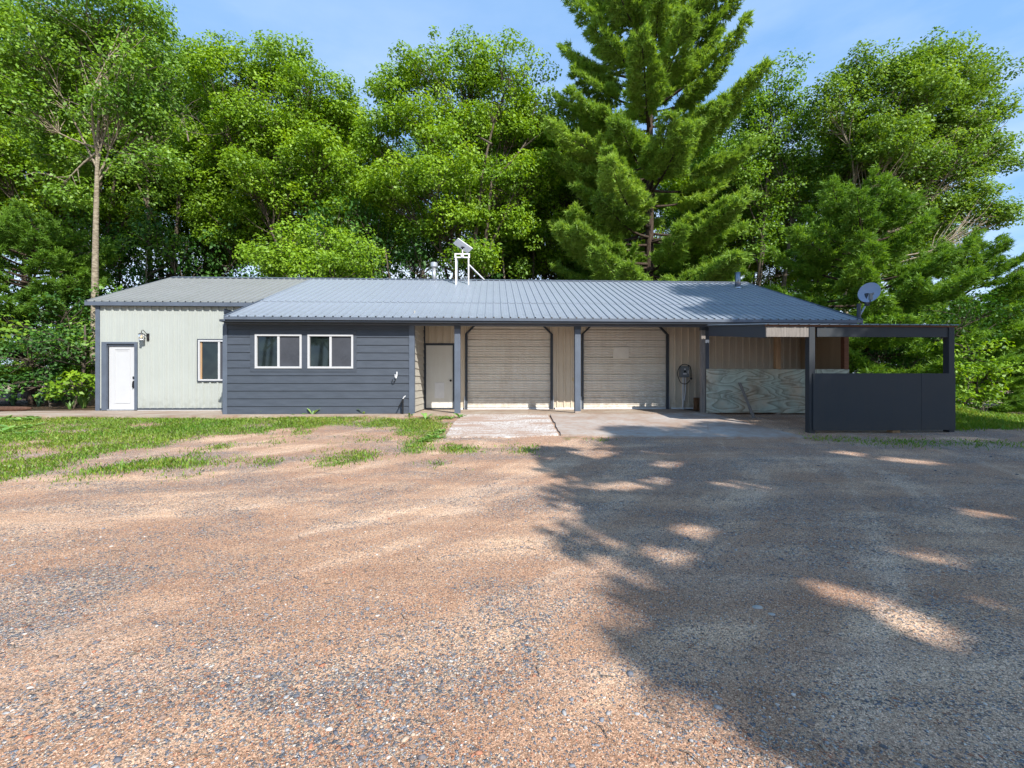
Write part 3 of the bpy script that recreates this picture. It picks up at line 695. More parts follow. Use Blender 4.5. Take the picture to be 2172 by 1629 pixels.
# roof pipes
T = empty('vent_pipe', (-2.42, 3.85, 4.9), 0, 'pale metal vent pipe with wide round cap, left of the white antenna stand', 'vent pipe')
MB().lathe([(.085, 0), (.085, .62)], (0, 0, 0), 20).build('pipe', M['galv'], T, 0, True)
MB().lathe([(.09, .60), (.10, .64), (.15, .66), (.15, .82), (.13, .835), (.02, .84)], (0, 0, 0), 20).build('cap', M['galv'], T)
T = empty('flue_pipe', (9.38, 2.45, 4.45), 0, 'short capless metal flue pipe near the right end of the roof', 'flue pipe')
MB().lathe([(.105, 0), (.105, .66), (.098, .66), (.098, .4)], (0, 0, 0), 22).build('pipe', painted('dark_galvanised', (.22, .25, .29), .15, 6, .3, .5, (1, 1, .3), .05, .8), T, 0, True)
MB().lathe([(.17, .0), (.12, .06), (.108, .07)], (0, 0, .03), 20).build('flashing', M['galv'], T)
# flat satellite panel on steel frame
T = empty('flat_antenna', (-1.19, 2.7, 4.6), 0, 'flat white rectangular satellite panel on a two-legged white stand on the roof', 'satellite dish')
mb = MB(); mb.bar((-.25, 0, 0), (-.25, 0, 1.02), .048); MB_ = mb.build('leg', M['pvc'], T)
MB().bar((-.20, .06, 0), (-.20, .06, 1.02), .03).build('leg', M['galv'], T)
MB().bar((.23, 0, 0), (.23, 0, 1.02), .048).build('leg', M['pvc'], T)
MB().bar((.26, .02, .76), (.80, .95, .42), .04).build('brace', M['pvc'], T)
mb = MB(); mb.box(-.30, .28, -.04, .0, 1.02, 1.06); mb.box(-.30, .28, -.04, .0, 1.15, 1.19); mb.box(-.30, -.24, -.04, .0, 1.06, 1.15); mb.box(.22, .28, -.04, .0, 1.06, 1.15); mb.box(-.06, .05, -.06, .0, 1.045, 1.175); mb.build('cross_frame', M['pvc'], T)
MB().tube([(0, -.03, 1.17), (0, -.03, 1.34)], .025, 10).build('mast', M['pvc'], T)
MB().tube([(0, -.03, 1.33), (-.01, -.03, 1.42)], .03, 10).box(-.06, .07, -.05, 0, 1.40, 1.425).build('pivot', M['black'], T)
c = Vector((.02, -.05, 1.47)); v1 = Vector((.51, .245, -.29)) / 2 * 1.05; v2 = Vector((.2, -.31, .09)) / 2 * 1.05; nn_ = v1.cross(v2).normalized() * .015
MB().hexa([c + i * v1 + j * v2 + q * nn_ for i in (-1, 1) for j in (-1, 1) for q in (-1, 1)]).build('panel', M['pvc'], T, .006)
# round satellite dish
T = empty('satellite_dish', (10.47, -2.05, 2.72), 0, 'round pale blue satellite dish on a dark mast at the right roof corner', 'satellite dish')
MB().tube([(0, 0, -.1), (0, 0, .40)], .05, 14).build('mast', M['trimd'], T)
MB().tube([(.0, 0, .02), (.22, .05, .33)], .022, 8).build('brace', M['dishb'], T)
prof = [(.0, .0)] + [(.28 * i / 8, .055 * (i / 8) ** 2) for i in range(1, 9)] + [(.292, .058), (.292, .048)] + [(.28 * i / 8, .055 * (i / 8) ** 2 - .012) for i in range(7, 0, -1)] + [(.001, -.012)]
ds = MB().lathe([(max(r_, .001), z_) for r_, z_ in prof], (0, 0, 0), 40).build('dish', M['dishb'], T, 0, True)
ds.location = (.34, .02, .72); ds.rotation_euler = Vector((-.89, -.55, .2)).to_track_quat('Z', 'Y').to_euler()
ds.scale = (.94, 1.0, .94)
MB().tube([(.30, .06, .36), (.12, -.25, .40), (.08, -.3, .48)], .014, 8).build('feed_arm', M['trimd'], T)
MB().box(.05, .13, -.34, -.27, .46, .64).box(.12, .15, -.36, -.3, .6, .66).build('receiver', M['boxg'], T, .006)
MB().box(.26, .36, .04, .12, .36, .72).build('bracket', M['trimd'], T, .004)
# hydrant and wall spigot
T = empty('yard_hydrant', (-2.52, -1.98, -.05), 0, 'slim dark yard hydrant with white handle standing in front of the charcoal siding', 'hydrant')
MB().tube([(0, 0, -.1), (0, 0, .40), (.01, 0, .46)], .022, 10).build('pipe', M['black'], T)
MB().tube([(.0, 0, .45), (.03, -.01, .50), (.08, -.02, .54)], .015, 8).build('handle', M['pvc'], T)
MB().tube([(0, -.01, .44), (-.05, -.03, .34), (-.11, -.05, .22)], .016, 8).build('spout', M['black'], T)
T = empty('wall_spigot', (-2.72, -1.87, 1.0), 0, 'white pipe spigot with black curved hook below it on the charcoal siding', 'spigot')
MB().tube([(.02, -.02, .16), (.02, -.04, .05), (.0, -.05, -.02)], .014, 8).tube([(-.03, -.02, .09), (-.025, -.04, .0)], .01, 8).build('pipe', M['pvc'], T)
MB().tube([(.0, -.05, -.02), (-.03, -.05, -.1), (-.07, -.05, -.13), (-.1, -.04, -.09), (-.1, -.04, -.05)], .012, 8).build('piece', M['black'], T)  # black J-shaped curve running down and left from the white pipe
# log edging left, block, post foot
def lump(name, loc, r, mat, label, cat, rz=0):
    mb = MB(); n = 14
    for i in range(n + 1): pass
    rs = [(-r[0], .4), (-r[0] * .85, .85), (-r[0] * .4, 1), (0, .92), (r[0] * .45, 1.02), (r[0] * .8, .8), (r[0], .35)]
    mb.tube([(x, r[1] * .15 * math.sin(x * 4), r[2] * .5 + .02 * math.sin(x * 7)) for x, q in rs], [r[1] * q for x, q in rs], 10)
    o = mb.build(name, mat, None, 0, True); o.location = loc; o.rotation_euler.z = rz; return tag(o, label, cat)
lump('edging_log', (-16.0, 0.6, -.03), (1.15, .09, .1), M['mulch'], 'dark rotting log lying in front of the iris bed at the left edge', 'log', -.05)
T = MB().box(-.09, .09, -.08, .08, -.1, .09).build('wood_block', M['wood'], None, .012); T.location = (8.95, -4.85, -.30); tag(T, 'short reddish wood block under the charcoal front panel of the shelter', 'block')
T = MB().tube([(0, 0, -.1), (0, 0, .9)], .03, 8).build('marker_post', M['pvc'], None); T.location = (27.2, 16.3, float(gz(27.2, 16.3))); tag(T, 'tiny white marker post at the far edge of the road on the right', 'post')

# ------------------------------------------------------------------ vegetation
rng = np.random.default_rng(7)
def unit(v): return v / np.maximum(np.linalg.norm(v, axis=-1, keepdims=True), 1e-9)
def leaf_quads(P, out_, size, up=.8, rnd=.55, aspect=.62, fold=.12, rg=rng):
    n = len(P); nr = unit(np.array([up * .25, -up * .4, up]) + out_ * .5 + rg.normal(size=(n, 3)) * rnd)
    a = unit(np.cross(nr, rg.normal(size=(n, 3)))); b = np.cross(nr, a)
    Ls = size * rg.uniform(.65, 1.3, (n, 1)); W = Ls * aspect
    V = np.stack([P - a * Ls * .5, P + b * W * .5 - a * Ls * .08 + nr * Ls * fold, P + a * Ls * .5 - nr * Ls * .1, P - b * W * .5 - a * Ls * .08 + nr * Ls * fold], 1).reshape(-1, 3)
    return V
def crown_mesh(name, clumps, rads, nleaf, size, mat, parent, flat=.62, holes=None, base=None, **kw):
    c = np.asarray(clumps); r = np.asarray(rads); n = len(c)
    cnt = np.maximum(20, (nleaf * (r / .6) ** 2).astype(int)); ids = np.repeat(np.arange(n), cnt); m_ = len(ids)
    d = unit(rng.normal(size=(m_, 3))); rad = rng.uniform(.25, 1, (m_, 1)) ** .55
    P = c[ids] + d * rad * r[ids][:, None] * np.array([1, 1, flat])
    cv = rng.normal(0, .19, n)
    var = np.clip(.45 + cv[ids] + rng.normal(0, .16, m_), 0, 1)
    if holes:
        W_ = P + base; sx, sy = W_[:, 0] - .579 * W_[:, 2], W_[:, 1] + .965 * W_[:, 2]; ok = np.ones(m_, bool)
        wob = 1 + .35 * np.sin(sx * 17) * np.cos(sy * 13)
        for hx, hy, hr in holes: ok &= np.hypot(sx - hx, (sy - hy) * 1.25) > (hr + .09) * wob
        P, d, var = P[ok], d[ok], var[ok]; m_ = len(P)
    V = leaf_quads(P, d, size, **kw)
    return raw(name, V, np.arange(m_ * 4).reshape(-1, 4), mat, parent, False, np.repeat(var, 4))
def curve(a, b, bend, n=5, sag=0.0):
    a = np.array(a); b = np.array(b); L_ = np.linalg.norm(b - a); off = rng.normal(size=3) * L_ * bend
    return [tuple(a + (b - a) * t + off * math.sin(math.pi * t) + np.array([0, 0, sag * L_ * math.sin(math.pi * t)])) for t in np.linspace(0, 1, n)]
def tree(name, base, lobes, mat, bmat, tr, label, cat='tree', group=None, size=.17, nleaf=92, dens=1.0, rclump=(.45, .95), lean=None, twigs=True, tname='trunk', first=.25, holes=None, inner=.5, flat=.62, multi=1, topfrac=.66):
    """lobes: world-space (x, y, z, rx, ry, rz); base: world point"""
    T = empty(name, base, 0, label, cat, group); bx = np.array(base)
    lb = [(np.array(l[:3]) - bx, np.array(l[3:6])) for l in lobes]
    zt = max(c[2] for c, r in lb)
    top = np.array(lean) - bx if lean is not None else np.mean([c for c, r in lb if c[2] > zt * .6], 0) * np.array([1, 1, 0]) * .7 + np.array([0, 0, zt * topfrac])
    tb = MB(); trunks = []
    for q in range(multi):
        tp = top + (rng.normal(size=3) * np.array([.06, .06, .03]) * zt if multi > 1 else 0); b0 = np.array([0, 0, -.3]) + (rng.normal(size=3) * np.array([.4, .4, 0]) if multi > 1 else 0)
        pts = curve(b0, tp, .02, 9); trunks.append(np.array(pts)); tb.tube(pts, [tr * (1.25 if i == 0 else 1) * (1 - .82 * i / 8) for i in range(9)], 9)
    C = []; Rr = []
    for li, (c, r) in enumerate(lb):
        tk = trunks[li % multi]; tt = tk[:, 2]
        h = np.clip(c[2] * .7 - .1 * np.linalg.norm(c[:2]) + rng.normal() * .05 * zt, zt * (first + .14 * rng.random()), zt * .88)
        st = np.array([np.interp(h, tt, tk[:, 0]), np.interp(h, tt, tk[:, 1]), h])
        lr = tr * .42 * (1 - .5 * h / zt)
        lp = curve(st, c, .06, 7, -.05); tb.tube(lp, [lr * (1 - .75 * i / 6) for i in range(7)], 6, False)
        area = 4 * math.pi * ((r[0] * r[1]) ** 1.6 / 3 + (r[0] * r[2]) ** 1.6 / 3 + (r[1] * r[2]) ** 1.6 / 3) ** (1 / 1.6)
        n = max(5, int(dens * area)); d = unit(rng.normal(size=(n, 3)))
        fr = rng.uniform(inner, 1.0, (n, 1)); pos = c + d * fr * r * (1 + .18 * rng.normal(size=(n, 1)))
        lpa = np.array(lp)
        for p in pos:
            C.append(p); Rr.append(rng.uniform(*rclump))
        if twigs:
            for p in pos[:: 2 if n > 60 else 1]:
                s = lpa[rng.integers(3, 7)]; tb.tube(curve(s, p, .08, 4), [lr * .22 + .008, .02, .012, .006], 4, False)
    tb.build(tname, bmat, T, 0, True)
    crown_mesh('crown', C, Rr, nleaf, size, mat, T, flat, holes, bx)
    return T
def gpt(u, D, off=0):
    p = at(u, 814.5, D); return (p.x, p.y, float(gz(p.x, p.y, False)))
def PL(D, L_):
    o = []
    for l in L_:
        u, v, ru, rv = l[:4]; dD = l[4] if len(l) > 4 else 0; d = D + dD; p = at(u, v, d); a = ru / F * d; c = rv / F * d
        o.append((p.x, p.y, p.z, a, .8 * (a + c) / 2 + .3, c))
    return o
def copy_tree(o, loc, rz, sc, label=None, group=None, name=None):
    c = o.copy(); COL.objects.link(c); c.location = loc; c.rotation_euler = (0, 0, rz); c.scale = sc if hasattr(sc, '__len__') else (sc,) * 3
    if label: c['label'] = label
    if group: c['group'] = group
    for ch in o.children:
        d = ch.copy(); COL.objects.link(d); d.parent = c
    return c
# pines -----------------------------------------------------------------
def pine(name, base, H, boughs, mat, bmat, tr, label, cat='pine tree', group=None, dens=1.0, nl=.2, nw=.02, nb=8):
    """boughs: (h, azimuth, length, pitch)"""
    T = empty(name, base, 0, label, cat, group); tb = MB()
    tk = curve((0, 0, -.3), (rng.normal() * .3, rng.normal() * .3, H), .008, 12); tb.tube(tk, [tr * (1 - .9 * i / 11) + .02 for i in range(12)], 9)
    tk = np.array(tk); TP = []; TD = []; VV = []
    for (h, az, ln, pit) in boughs:
        s = np.array([np.interp(h, tk[:, 2], tk[:, 0]), np.interp(h, tk[:, 2], tk[:, 1]), h])
        hd = np.array([math.cos(az), math.sin(az), 0]); side = np.array([-hd[1], hd[0], 0]); n = 9
        ts = np.linspace(0, 1, n); dev = rng.normal() * .08
        pts = [s + hd * ln * t + side * ln * dev * t * t + np.array([0, 0, ln * (math.tan(pit) * t + .16 * t ** 2.5 - .05 * math.sin(math.pi * t))]) for t in ts]
        lr = .022 * ln ** .8 + .012; tb.tube(pts, [lr * (1 - .85 * t) for t in ts], 5, False); pts = np.array(pts)
        cvb = rng.normal(0, .12)
        nt_ = max(5, int(ln * 6.5))
        for i in range(nt_):
            t = .34 + .66 * (i + rng.random()) / nt_; p = np.array([np.interp(t, ts, pts[:, k_]) for k_ in range(3)])
            sg = 1 if i % 2 else -1; tl = ln * .34 * (1.12 - t) + .2; ang = R(rng.uniform(35, 62))
            d = unit(hd * math.cos(ang) + side * sg * math.sin(ang) + np.array([0, 0, rng.uniform(-.02, .22)]))
            q = p + d * tl; tb.tube([p, p + d * tl * .5 + np.array([0, 0, -.02]), q], [.012, .008, .004], 3, False)
            k2 = max(3, int(tl * 9 * dens))
            for j in range(k2):
                f = .15 + .85 * (j + rng.random()) / k2; TP.append(p + d * tl * f + rng.normal(size=3) * .06); TD.append(unit(d + rng.normal(size=3) * .3 + np.array([0, 0, .25]))); VV.append(cvb)
        for j in range(int(6 * dens)): TP.append(pts[-1] + rng.normal(size=3) * .08 - hd * rng.random() * .3); TD.append(unit(hd + np.array([0, 0, .5]))); VV.append(cvb)
    tb.build('trunk', bmat, T, 0, True)
    P = np.repeat(np.array(TP), nb, 0); D_ = np.repeat(np.array(TD), nb, 0); n = len(P)
    dd = unit(D_ + rng.normal(size=(n, 3)) * .62); w_ = unit(np.cross(dd, rng.normal(size=(n, 3)))) * nw
    ll = nl * rng.uniform(.7, 1.2, (n, 1)); P = P + rng.normal(size=(n, 3)) * .03
    V = np.stack([P - w_, P + w_, P + dd * ll], 1).reshape(-1, 3)
    var = np.clip(.5 + np.repeat(np.array(VV), nb) + rng.normal(0, .15, n), 0, 1)
    raw('crown', V, np.arange(n * 3).reshape(-1, 3), mat, T, False, np.repeat(var, 3))
    return T
def whorls(h0, h1, step, lf, pf, k_=5, jit=.25, az0=None, azr=None):
    o = []; h = h0; a = rng.random() * 6
    while h < h1:
        for j in range(k_):
            az = a + j * 2 * math.pi / k_ + rng.normal() * jit
            if azr: az = az0 + (rng.random() - .5) * azr
            o.append((h + rng.normal() * step * .25, az, lf(h) * rng.uniform(.72, 1.15), pf(h) + rng.normal() * .08))
        a += 1.1; h += step * rng.uniform(.8, 1.2)
    return o

# hero trees behind the building
oakA = tree('oak_tree', gpt(640, 25), PL(25, [(470, 160, 70, 62), (565, 150, 85, 60, 1), (655, 195, 80, 60), (725, 240, 50, 55, 1), (500, 250, 60, 45, -1), (600, 290, 70, 50), (690, 330, 75, 60, -1), (450, 320, 55, 55, 1), (540, 380, 75, 50, -1), (640, 430, 80, 50), (470, 470, 70, 50, 1), (735, 430, 50, 45), (600, 130, 50, 40), (560, 490, 70, 45, 1)]),
            M['oakleaf'], M['bark'], .28, 'bright green oak with broad clumped crown left of the roof vent pipe', multi=2)
oakB = tree('oak_tree', gpt(955, 25), PL(25, [(905, 150, 72, 62), (1000, 160, 70, 62, 1), (1080, 170, 70, 70), (830, 190, 60, 50, 1), (800, 290, 60, 55), (880, 260, 75, 55, -1), (980, 270, 80, 60), (1080, 280, 75, 65, 1), (1150, 240, 55, 70, 1), (930, 360, 85, 55, -2), (1050, 400, 80, 60), (830, 400, 70, 50, -1), (1130, 370, 65, 60), (960, 460, 80, 42, -1), (1075, 480, 70, 45), (860, 480, 60, 42, 1), (1020, 540, 60, 30, -2)]),
            M['oakleaf'], M['bark'], .27, 'tall rounded green oak standing directly behind the flat satellite panel', multi=4)
oakC = tree('oak_sapling', gpt(690, 19.5), PL(19.5, [(600, 520, 60, 42), (690, 520, 60, 40, .5), (750, 555, 60, 35), (660, 570, 80, 30), (560, 560, 55, 35, 1)]),
            M['oakleaf'], M['bark'], .1, 'low bright oak boughs showing just above the roof left of the vent pipe', size=.15)
mapL = tree('maple_tree', gpt(200, 19), PL(19, [(90, 120, 110, 60), (215, 110, 100, 60, 1), (310, 150, 70, 65), (150, 200, 90, 55, 1), (250, 235, 85, 50), (345, 240, 55, 60, 1), (60, 230, 80, 60), (180, 30, 130, 60), (300, 50, 70, 45), (130, 330, 70, 38, 1), (310, 350, 65, 40, .5), (130, 400, 55, 28)]),
            M['mapleleaf'], M['barkp'], .17, 'tall tree with slender pale trunk rising beside the left end of the building', lean=tuple(at(214, 150, 19)), size=.15, nleaf=80, dens=.95, first=.55)
mapR = tree('hardwood_tree', gpt(1610, 28), PL(28, [(1640, 200, 60, 55), (1580, 240, 45, 55, 1), (1690, 250, 40, 50), (1620, 300, 70, 60), (1550, 350, 50, 55), (1680, 350, 50, 55, 1), (1620, 400, 70, 50), (1690, 430, 45, 40), (1600, 480, 55, 40, 1)]),
            M['mapleleaf'], M['bark'], .26, 'dark-trunked leafy tree between the tall pine and the airy poplar', multi=2, nleaf=70)
asp = tree('poplar_tree', gpt(1800, 26), PL(26, [(1815, 160, 40, 55), (1900, 170, 70, 60), (1970, 140, 55, 45, 1), (2040, 150, 45, 45), (2090, 165, 30, 40, 1), (1760, 240, 55, 55), (1850, 270, 75, 60), (1950, 250, 70, 60, 1), (2050, 240, 55, 50), (1790, 350, 65, 55, 1), (1900, 370, 75, 60), (2010, 350, 70, 55), (2100, 320, 50, 38), (2140, 345, 25, 22), (1850, 450, 70, 50), (1960, 460, 70, 45, 1), (2070, 430, 60, 40), (2110, 460, 35, 25), (2110, 240, 25, 30), (1960, 200, 60, 55, -1), (1880, 310, 70, 55, -1.5), (2030, 300, 55, 50, 1)]),
           M['aspenleaf'], M['barkp'], .2, 'tall airy poplar leaning to the right against the sky', lean=tuple(at(1835, 230, 26)), size=.17, nleaf=85, dens=1.35, multi=1)
h2 = lambda v, D: CAM[2] + (814.5 - v) / F * D
# big white pine
def lf(h): return float(np.interp(h, [4, 7, 10, 13, 16, 20, 23, 27], [5.2, 5.0, 4.7, 4.9, 4.5, 3.4, 2.4, .6]))
def pf(h): return float(np.interp(h, [4, 8, 12, 16, 20, 27], [-.02, .05, .2, .38, .55, .95]))
bo = whorls(5.0, 26, .86, lf, pf, 6); bo = [b for b in bo if not (8.4 < b[0] < 10.8 and math.sin(b[1]) < .2 and b[2] < 99 and rng.random() < .55)]
pineA = pine('white_pine', gpt(1372, 24), 27, bo, M['needle'], M['barkd'], .27, 'tall yellow-green white pine with layered boughs behind the second roll-up door', dens=2.6, nb=10, nw=.026, nl=.24)
bo = whorls(1.2, 9, .62, lambda h: float(np.interp(h, [1, 5, 7.5, 9], [3.9, 3.7, 2.6, .9])), lambda h: float(np.interp(h, [1, 5, 9], [-.06, .12, .5])), 6)
pineB = pine('white_pine', gpt(1835, 20), 9.2, bo, M['needled'], M['barkd'], .17, 'dark soft-needled pine directly behind the round satellite dish', dens=2.0, nb=10, nw=.022)
pineC = copy_tree(pineB, gpt(2035, 24), 2.1, (1, 1, .95), 'mid-height pine behind the right end of the shelter, its boughs reaching right')
copy_tree(pineB, gpt(2215, 36), 1.0, (1.1, 1.1, .98), 'pine on the far side of the grass at the right edge, seen above the road')
copy_tree(pineB, gpt(2165, 46), 4.0, (1.2, 1.2, 1.0), 'darker pine farther back beyond the road at the right edge')
copy_tree(pineB, gpt(2075, 40), 3.0, (1.2, 1.2, .95), 'distant pine half hidden behind the bright maple bush on the bank')
copy_tree(pineB, gpt(1290, 26), 5.0, (.95, .95, .9), 'small pine tucked under the left boughs of the tall white pine')
copy_tree(pineB, gpt(1470, 25), 2.0, (.9, .9, .78), 'small pine under the right boughs of the tall white pine')
copy_tree(pineB, gpt(70, 20), .6, (.9, .9, .85), 'soft dark pine at the left edge behind the iris bed')
# maple bush on the bank, shrubs at the left
tree('maple_bush', gpt(2070, 16.2), PL(16.2, [(2060, 745, 42, 38), (2090, 790, 38, 38), (2050, 800, 35, 40, -.5), (2085, 835, 30, 28), (2045, 855, 22, 22)]), M['oakleaf'], M['bark'], .05, 'sunlit maple bush on the grassy bank just right of the shelter', 'bush', size=.13, nleaf=95, rclump=(.25, .45), dens=2.2, inner=.3)
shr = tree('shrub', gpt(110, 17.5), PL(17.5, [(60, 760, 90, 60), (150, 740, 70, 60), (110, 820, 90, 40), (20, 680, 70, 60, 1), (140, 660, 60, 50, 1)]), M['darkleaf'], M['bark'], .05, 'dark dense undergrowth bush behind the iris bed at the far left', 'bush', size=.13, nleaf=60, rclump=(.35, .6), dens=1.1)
tree('maple_sapling', gpt(150, 16.2), PL(16.2, [(165, 815, 32, 22), (130, 830, 28, 18), (185, 800, 18, 18)]), M['oakleaf'], M['bark'], .03, 'small bright-leaved sapling between the iris bed and the building corner', 'sapling', size=.16, nleaf=70, rclump=(.18, .3), dens=3)
# crowd of trees and undergrowth behind
gB = 'dark trees of the woods behind the building'; lB = 'dark leafy tree standing deeper in the woods behind the building'
srcs = [oakA, mapR, oakB, mapL]
bgx = [(-60, 26), (40, 29), (130, 25), (215, 30), (300, 26), (385, 31), (450, 28), (560, 33), (680, 31), (780, 33), (870, 35), (1010, 34), (1140, 32), (1215, 36), (1330, 38), (1500, 36), (1590, 36), (1720, 33), (1860, 34), (1935, 34), (1175, 29), (1275, 30), (1500, 31)]
bgl = ['cut off by the left edge', 'behind the iris bed', 'left of the slender pale trunk', 'right behind the slender pale trunk', 'behind the left end of the roof ridge', 'behind the plain grey left roof', 'left of the low bright oak boughs',
       'behind the left oak crown', 'between the two bright oaks', 'behind the gap left of the vent pipe', 'behind the vent pipe', 'right of the white antenna stand', 'seen left of the white pine', 'partly hidden by the left pine boughs', 'behind the white pine trunk', 'right of the white pine trunk', 'behind the hardwood right of the white pine', 'left of the leaning poplar', 'behind the leaning poplar trunk', 'behind the right side of the poplar', 'between the right oak and the white pine', 'tall, touching the left side of the white pine', 'tall, touching the right side of the white pine']
for i, (u, D) in enumerate(bgx):
    s = srcs[i % 3]; hs = {0: 1.1, 1: 1.05, 2: 1.05}[0 if u < 400 else (1 if u < 1150 else 2)] * random.uniform(.92, 1.05)
    if i > 19: hs *= .8
    copy_tree(s, gpt(u, D), random.uniform(-1.2, 1.2), (.95, .95, hs), 'dark leafy tree deeper in the woods, ' + bgl[i], gB)
for i, (u, D) in enumerate([(-330, 27), (-220, 22), (-480, 24), (-600, 30)]):
    copy_tree(srcs[(i + 1) % 3], gpt(u, D), i * 1.3, (1, 1, .95), 'leafy tree of the woods beyond the left edge of the picture', 'trees beyond the left edge')
# slim understorey trunks seen between roof and crowns
def stem(u, D, hh, r, lean_, name, mat, label, group):
    T = empty(name, gpt(u, D), 0, label, 'tree', group); mb = MB()
    pts = curve((0, 0, -.3), (lean_, .2, hh), .02, 8); mb.tube(pts, [r * (1 - .7 * i / 7) for i in range(8)], 8)
    for q in range(9):
        h = hh * rng.uniform(.3, .95); i = int(h / hh * 7); p = np.array(pts[i]); az = rng.random() * 6.3; ln = rng.uniform(.8, 2.2)
        e = p + np.array([math.cos(az) * ln, math.sin(az) * ln, ln * rng.uniform(.0, .6)]); c = curve(p, e, .1, 5); mb.tube(c, [.03, .022, .016, .01, .005], 4, False)
        for z_ in range(3): s2 = np.array(c[rng.integers(2, 5)]); mb.tube(curve(s2, s2 + rng.normal(size=3) * .45, .1, 3), [.01, .007, .003], 3, False)
    mb.build('trunk', mat, T, 0, True)
    C = np.array([pts[-1]]) + rng.normal(size=(9, 3)) * np.array([1.3, 1.3, .8]); crown_mesh('crown', C, rng.uniform(.5, .9, 9), 60, .16, M['mapleleaf'], T)
gS = 'slim bare trunks in the shade behind the roof'
stl = ['left of the pale tree, leaning right', 'second from the left edge, leaning left', 'nearest the left edge', 'just left of the slender pale tree', 'short and leaning, behind the small daylily', 'above the left roof slope', 'leaning left above the left roof ridge', 'above the middle of the left roof', 'first one right of the white antenna stand', 'second one right of the antenna stand', 'third one right of the antenna stand', 'thickest one between antenna stand and white pine', 'thin one just left of the small pine', 'leaning left, well left of the vent pipe', 'leaning left beside the vent pipe', 'leaning right, left of the flue pipe', 'thick, leaning right behind the flue pipe', 'strongly leaning right of the flue pipe', 'below the left boughs of the white pine', 'between the right oak and the white pine']
for i, (u, D, hh, r, ln) in enumerate([(95, 22, 9, .12, .5), (60, 25, 9, .1, -.6), (30, 24, 8, .09, .3), (170, 24, 8, .08, -.3), (150, 17.5, 3.2, .09, .35), (250, 27, 9, .1, .2), (330, 24, 8, .08, -.6), (395, 28, 9, .1, .5), (1025, 27, 9, .14, .1), (1068, 26, 9, .13, -.1), (1085, 29, 9, .13, .4), (1115, 27, 9, .15, .5), (1135, 30, 9, .1, -.2), (800, 26, 8, .12, -1.2), (880, 24, 8, .13, -1.6), (1530, 28, 9, .1, 1.2), (1590, 26, 9, .16, 1.0), (1640, 29, 8, .12, 1.8), (1240, 29, 8, .1, .2), (1175, 28, 8, .1, .2)]):
    stem(u, D, hh, r, ln, 'slender_tree', M['barkp' if i % 3 == 0 else 'bark'], 'slim trunk with bare twigs, ' + stl[i], gS)
gU = 'undergrowth behind the building'; lU = 'dark leafy undergrowth bush at the foot of the woods behind the building'
ugl = ['outside the left edge', 'at the left edge', 'behind the slender pale tree', 'behind the left roof corner', 'behind the middle of the left roof', 'behind the change in roof colour', 'below the gap between the oaks', 'left of the vent pipe', 'behind the vent pipe', 'behind the antenna stand', 'right of the antenna stand', 'left of the white pine', 'under the white pine', 'right of the white pine trunk', 'left of the flue pipe', 'right of the flue pipe', 'left of the round satellite dish', 'right of the round satellite dish', 'behind the right post of the shelter', 'seen low through the shelter opening', 'seen at the right of the shelter opening']
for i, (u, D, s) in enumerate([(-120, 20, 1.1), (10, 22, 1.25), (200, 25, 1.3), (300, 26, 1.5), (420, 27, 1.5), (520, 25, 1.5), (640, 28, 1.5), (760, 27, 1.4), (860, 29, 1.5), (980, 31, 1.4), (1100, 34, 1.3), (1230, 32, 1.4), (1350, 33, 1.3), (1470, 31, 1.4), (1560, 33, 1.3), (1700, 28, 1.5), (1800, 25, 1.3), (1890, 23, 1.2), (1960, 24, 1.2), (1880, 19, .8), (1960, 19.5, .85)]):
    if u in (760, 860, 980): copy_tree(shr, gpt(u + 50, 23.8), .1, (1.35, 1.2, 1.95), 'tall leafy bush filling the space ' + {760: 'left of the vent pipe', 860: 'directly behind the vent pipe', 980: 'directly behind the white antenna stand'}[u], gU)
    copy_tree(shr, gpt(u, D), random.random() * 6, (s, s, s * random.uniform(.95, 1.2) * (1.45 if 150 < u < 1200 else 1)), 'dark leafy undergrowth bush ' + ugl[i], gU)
# dead branches: bare snag tangle left and the pale branch at the right edge
def snag(p0, p1, n, spread, name, label, loc):
    T = MB(); m0 = curve(p0, p1, .05, 8); T.tube(m0, [.035 * (1 - .8 * i / 7) for i in range(8)], 6, False)
    for q in range(n):
        s = np.array(m0[rng.integers(2, 8)]); e = s + rng.normal(size=3) * spread; c = curve(s, e, .15, 5); T.tube(c, [.014, .011, .008, .006, .003], 4, False)
        for z_ in range(3): s2 = np.array(c[rng.integers(1, 5)]); T.tube(curve(s2, s2 + rng.normal(size=3) * spread * .5, .1, 3), [.007, .005, .002], 3, False)
    o = T.build(name, M['twig'], None, 0, True); return tag(o, label, 'branch')
snag(at(2250, 740, 24), at(2105, 775, 23), 9, .45, 'dead_branch', 'pale bare dead branch reaching in from the right edge above the road', None)
snag(at(720, 560, 24), at(760, 440, 24.5), 16, .55, 'dead_branch', 'tangle of bare dead twigs between the two big oaks', None)
snag(at(400, 300, 22), at(360, 220, 22), 14, .6, 'dead_branch', 'bare twig tangle in the crowns above the left roof', None)
snag(at(575, 230, 24), at(520, 200, 24), 14, .6, 'dead_branch', 'bare twig tangle high in the left oak crown', None)
snag(at(2050, 880, 13.2), at(2075, 895, 13), 16, .28, 'brush_pile', 'small pile of dead brush on the face of the grassy bank', None)
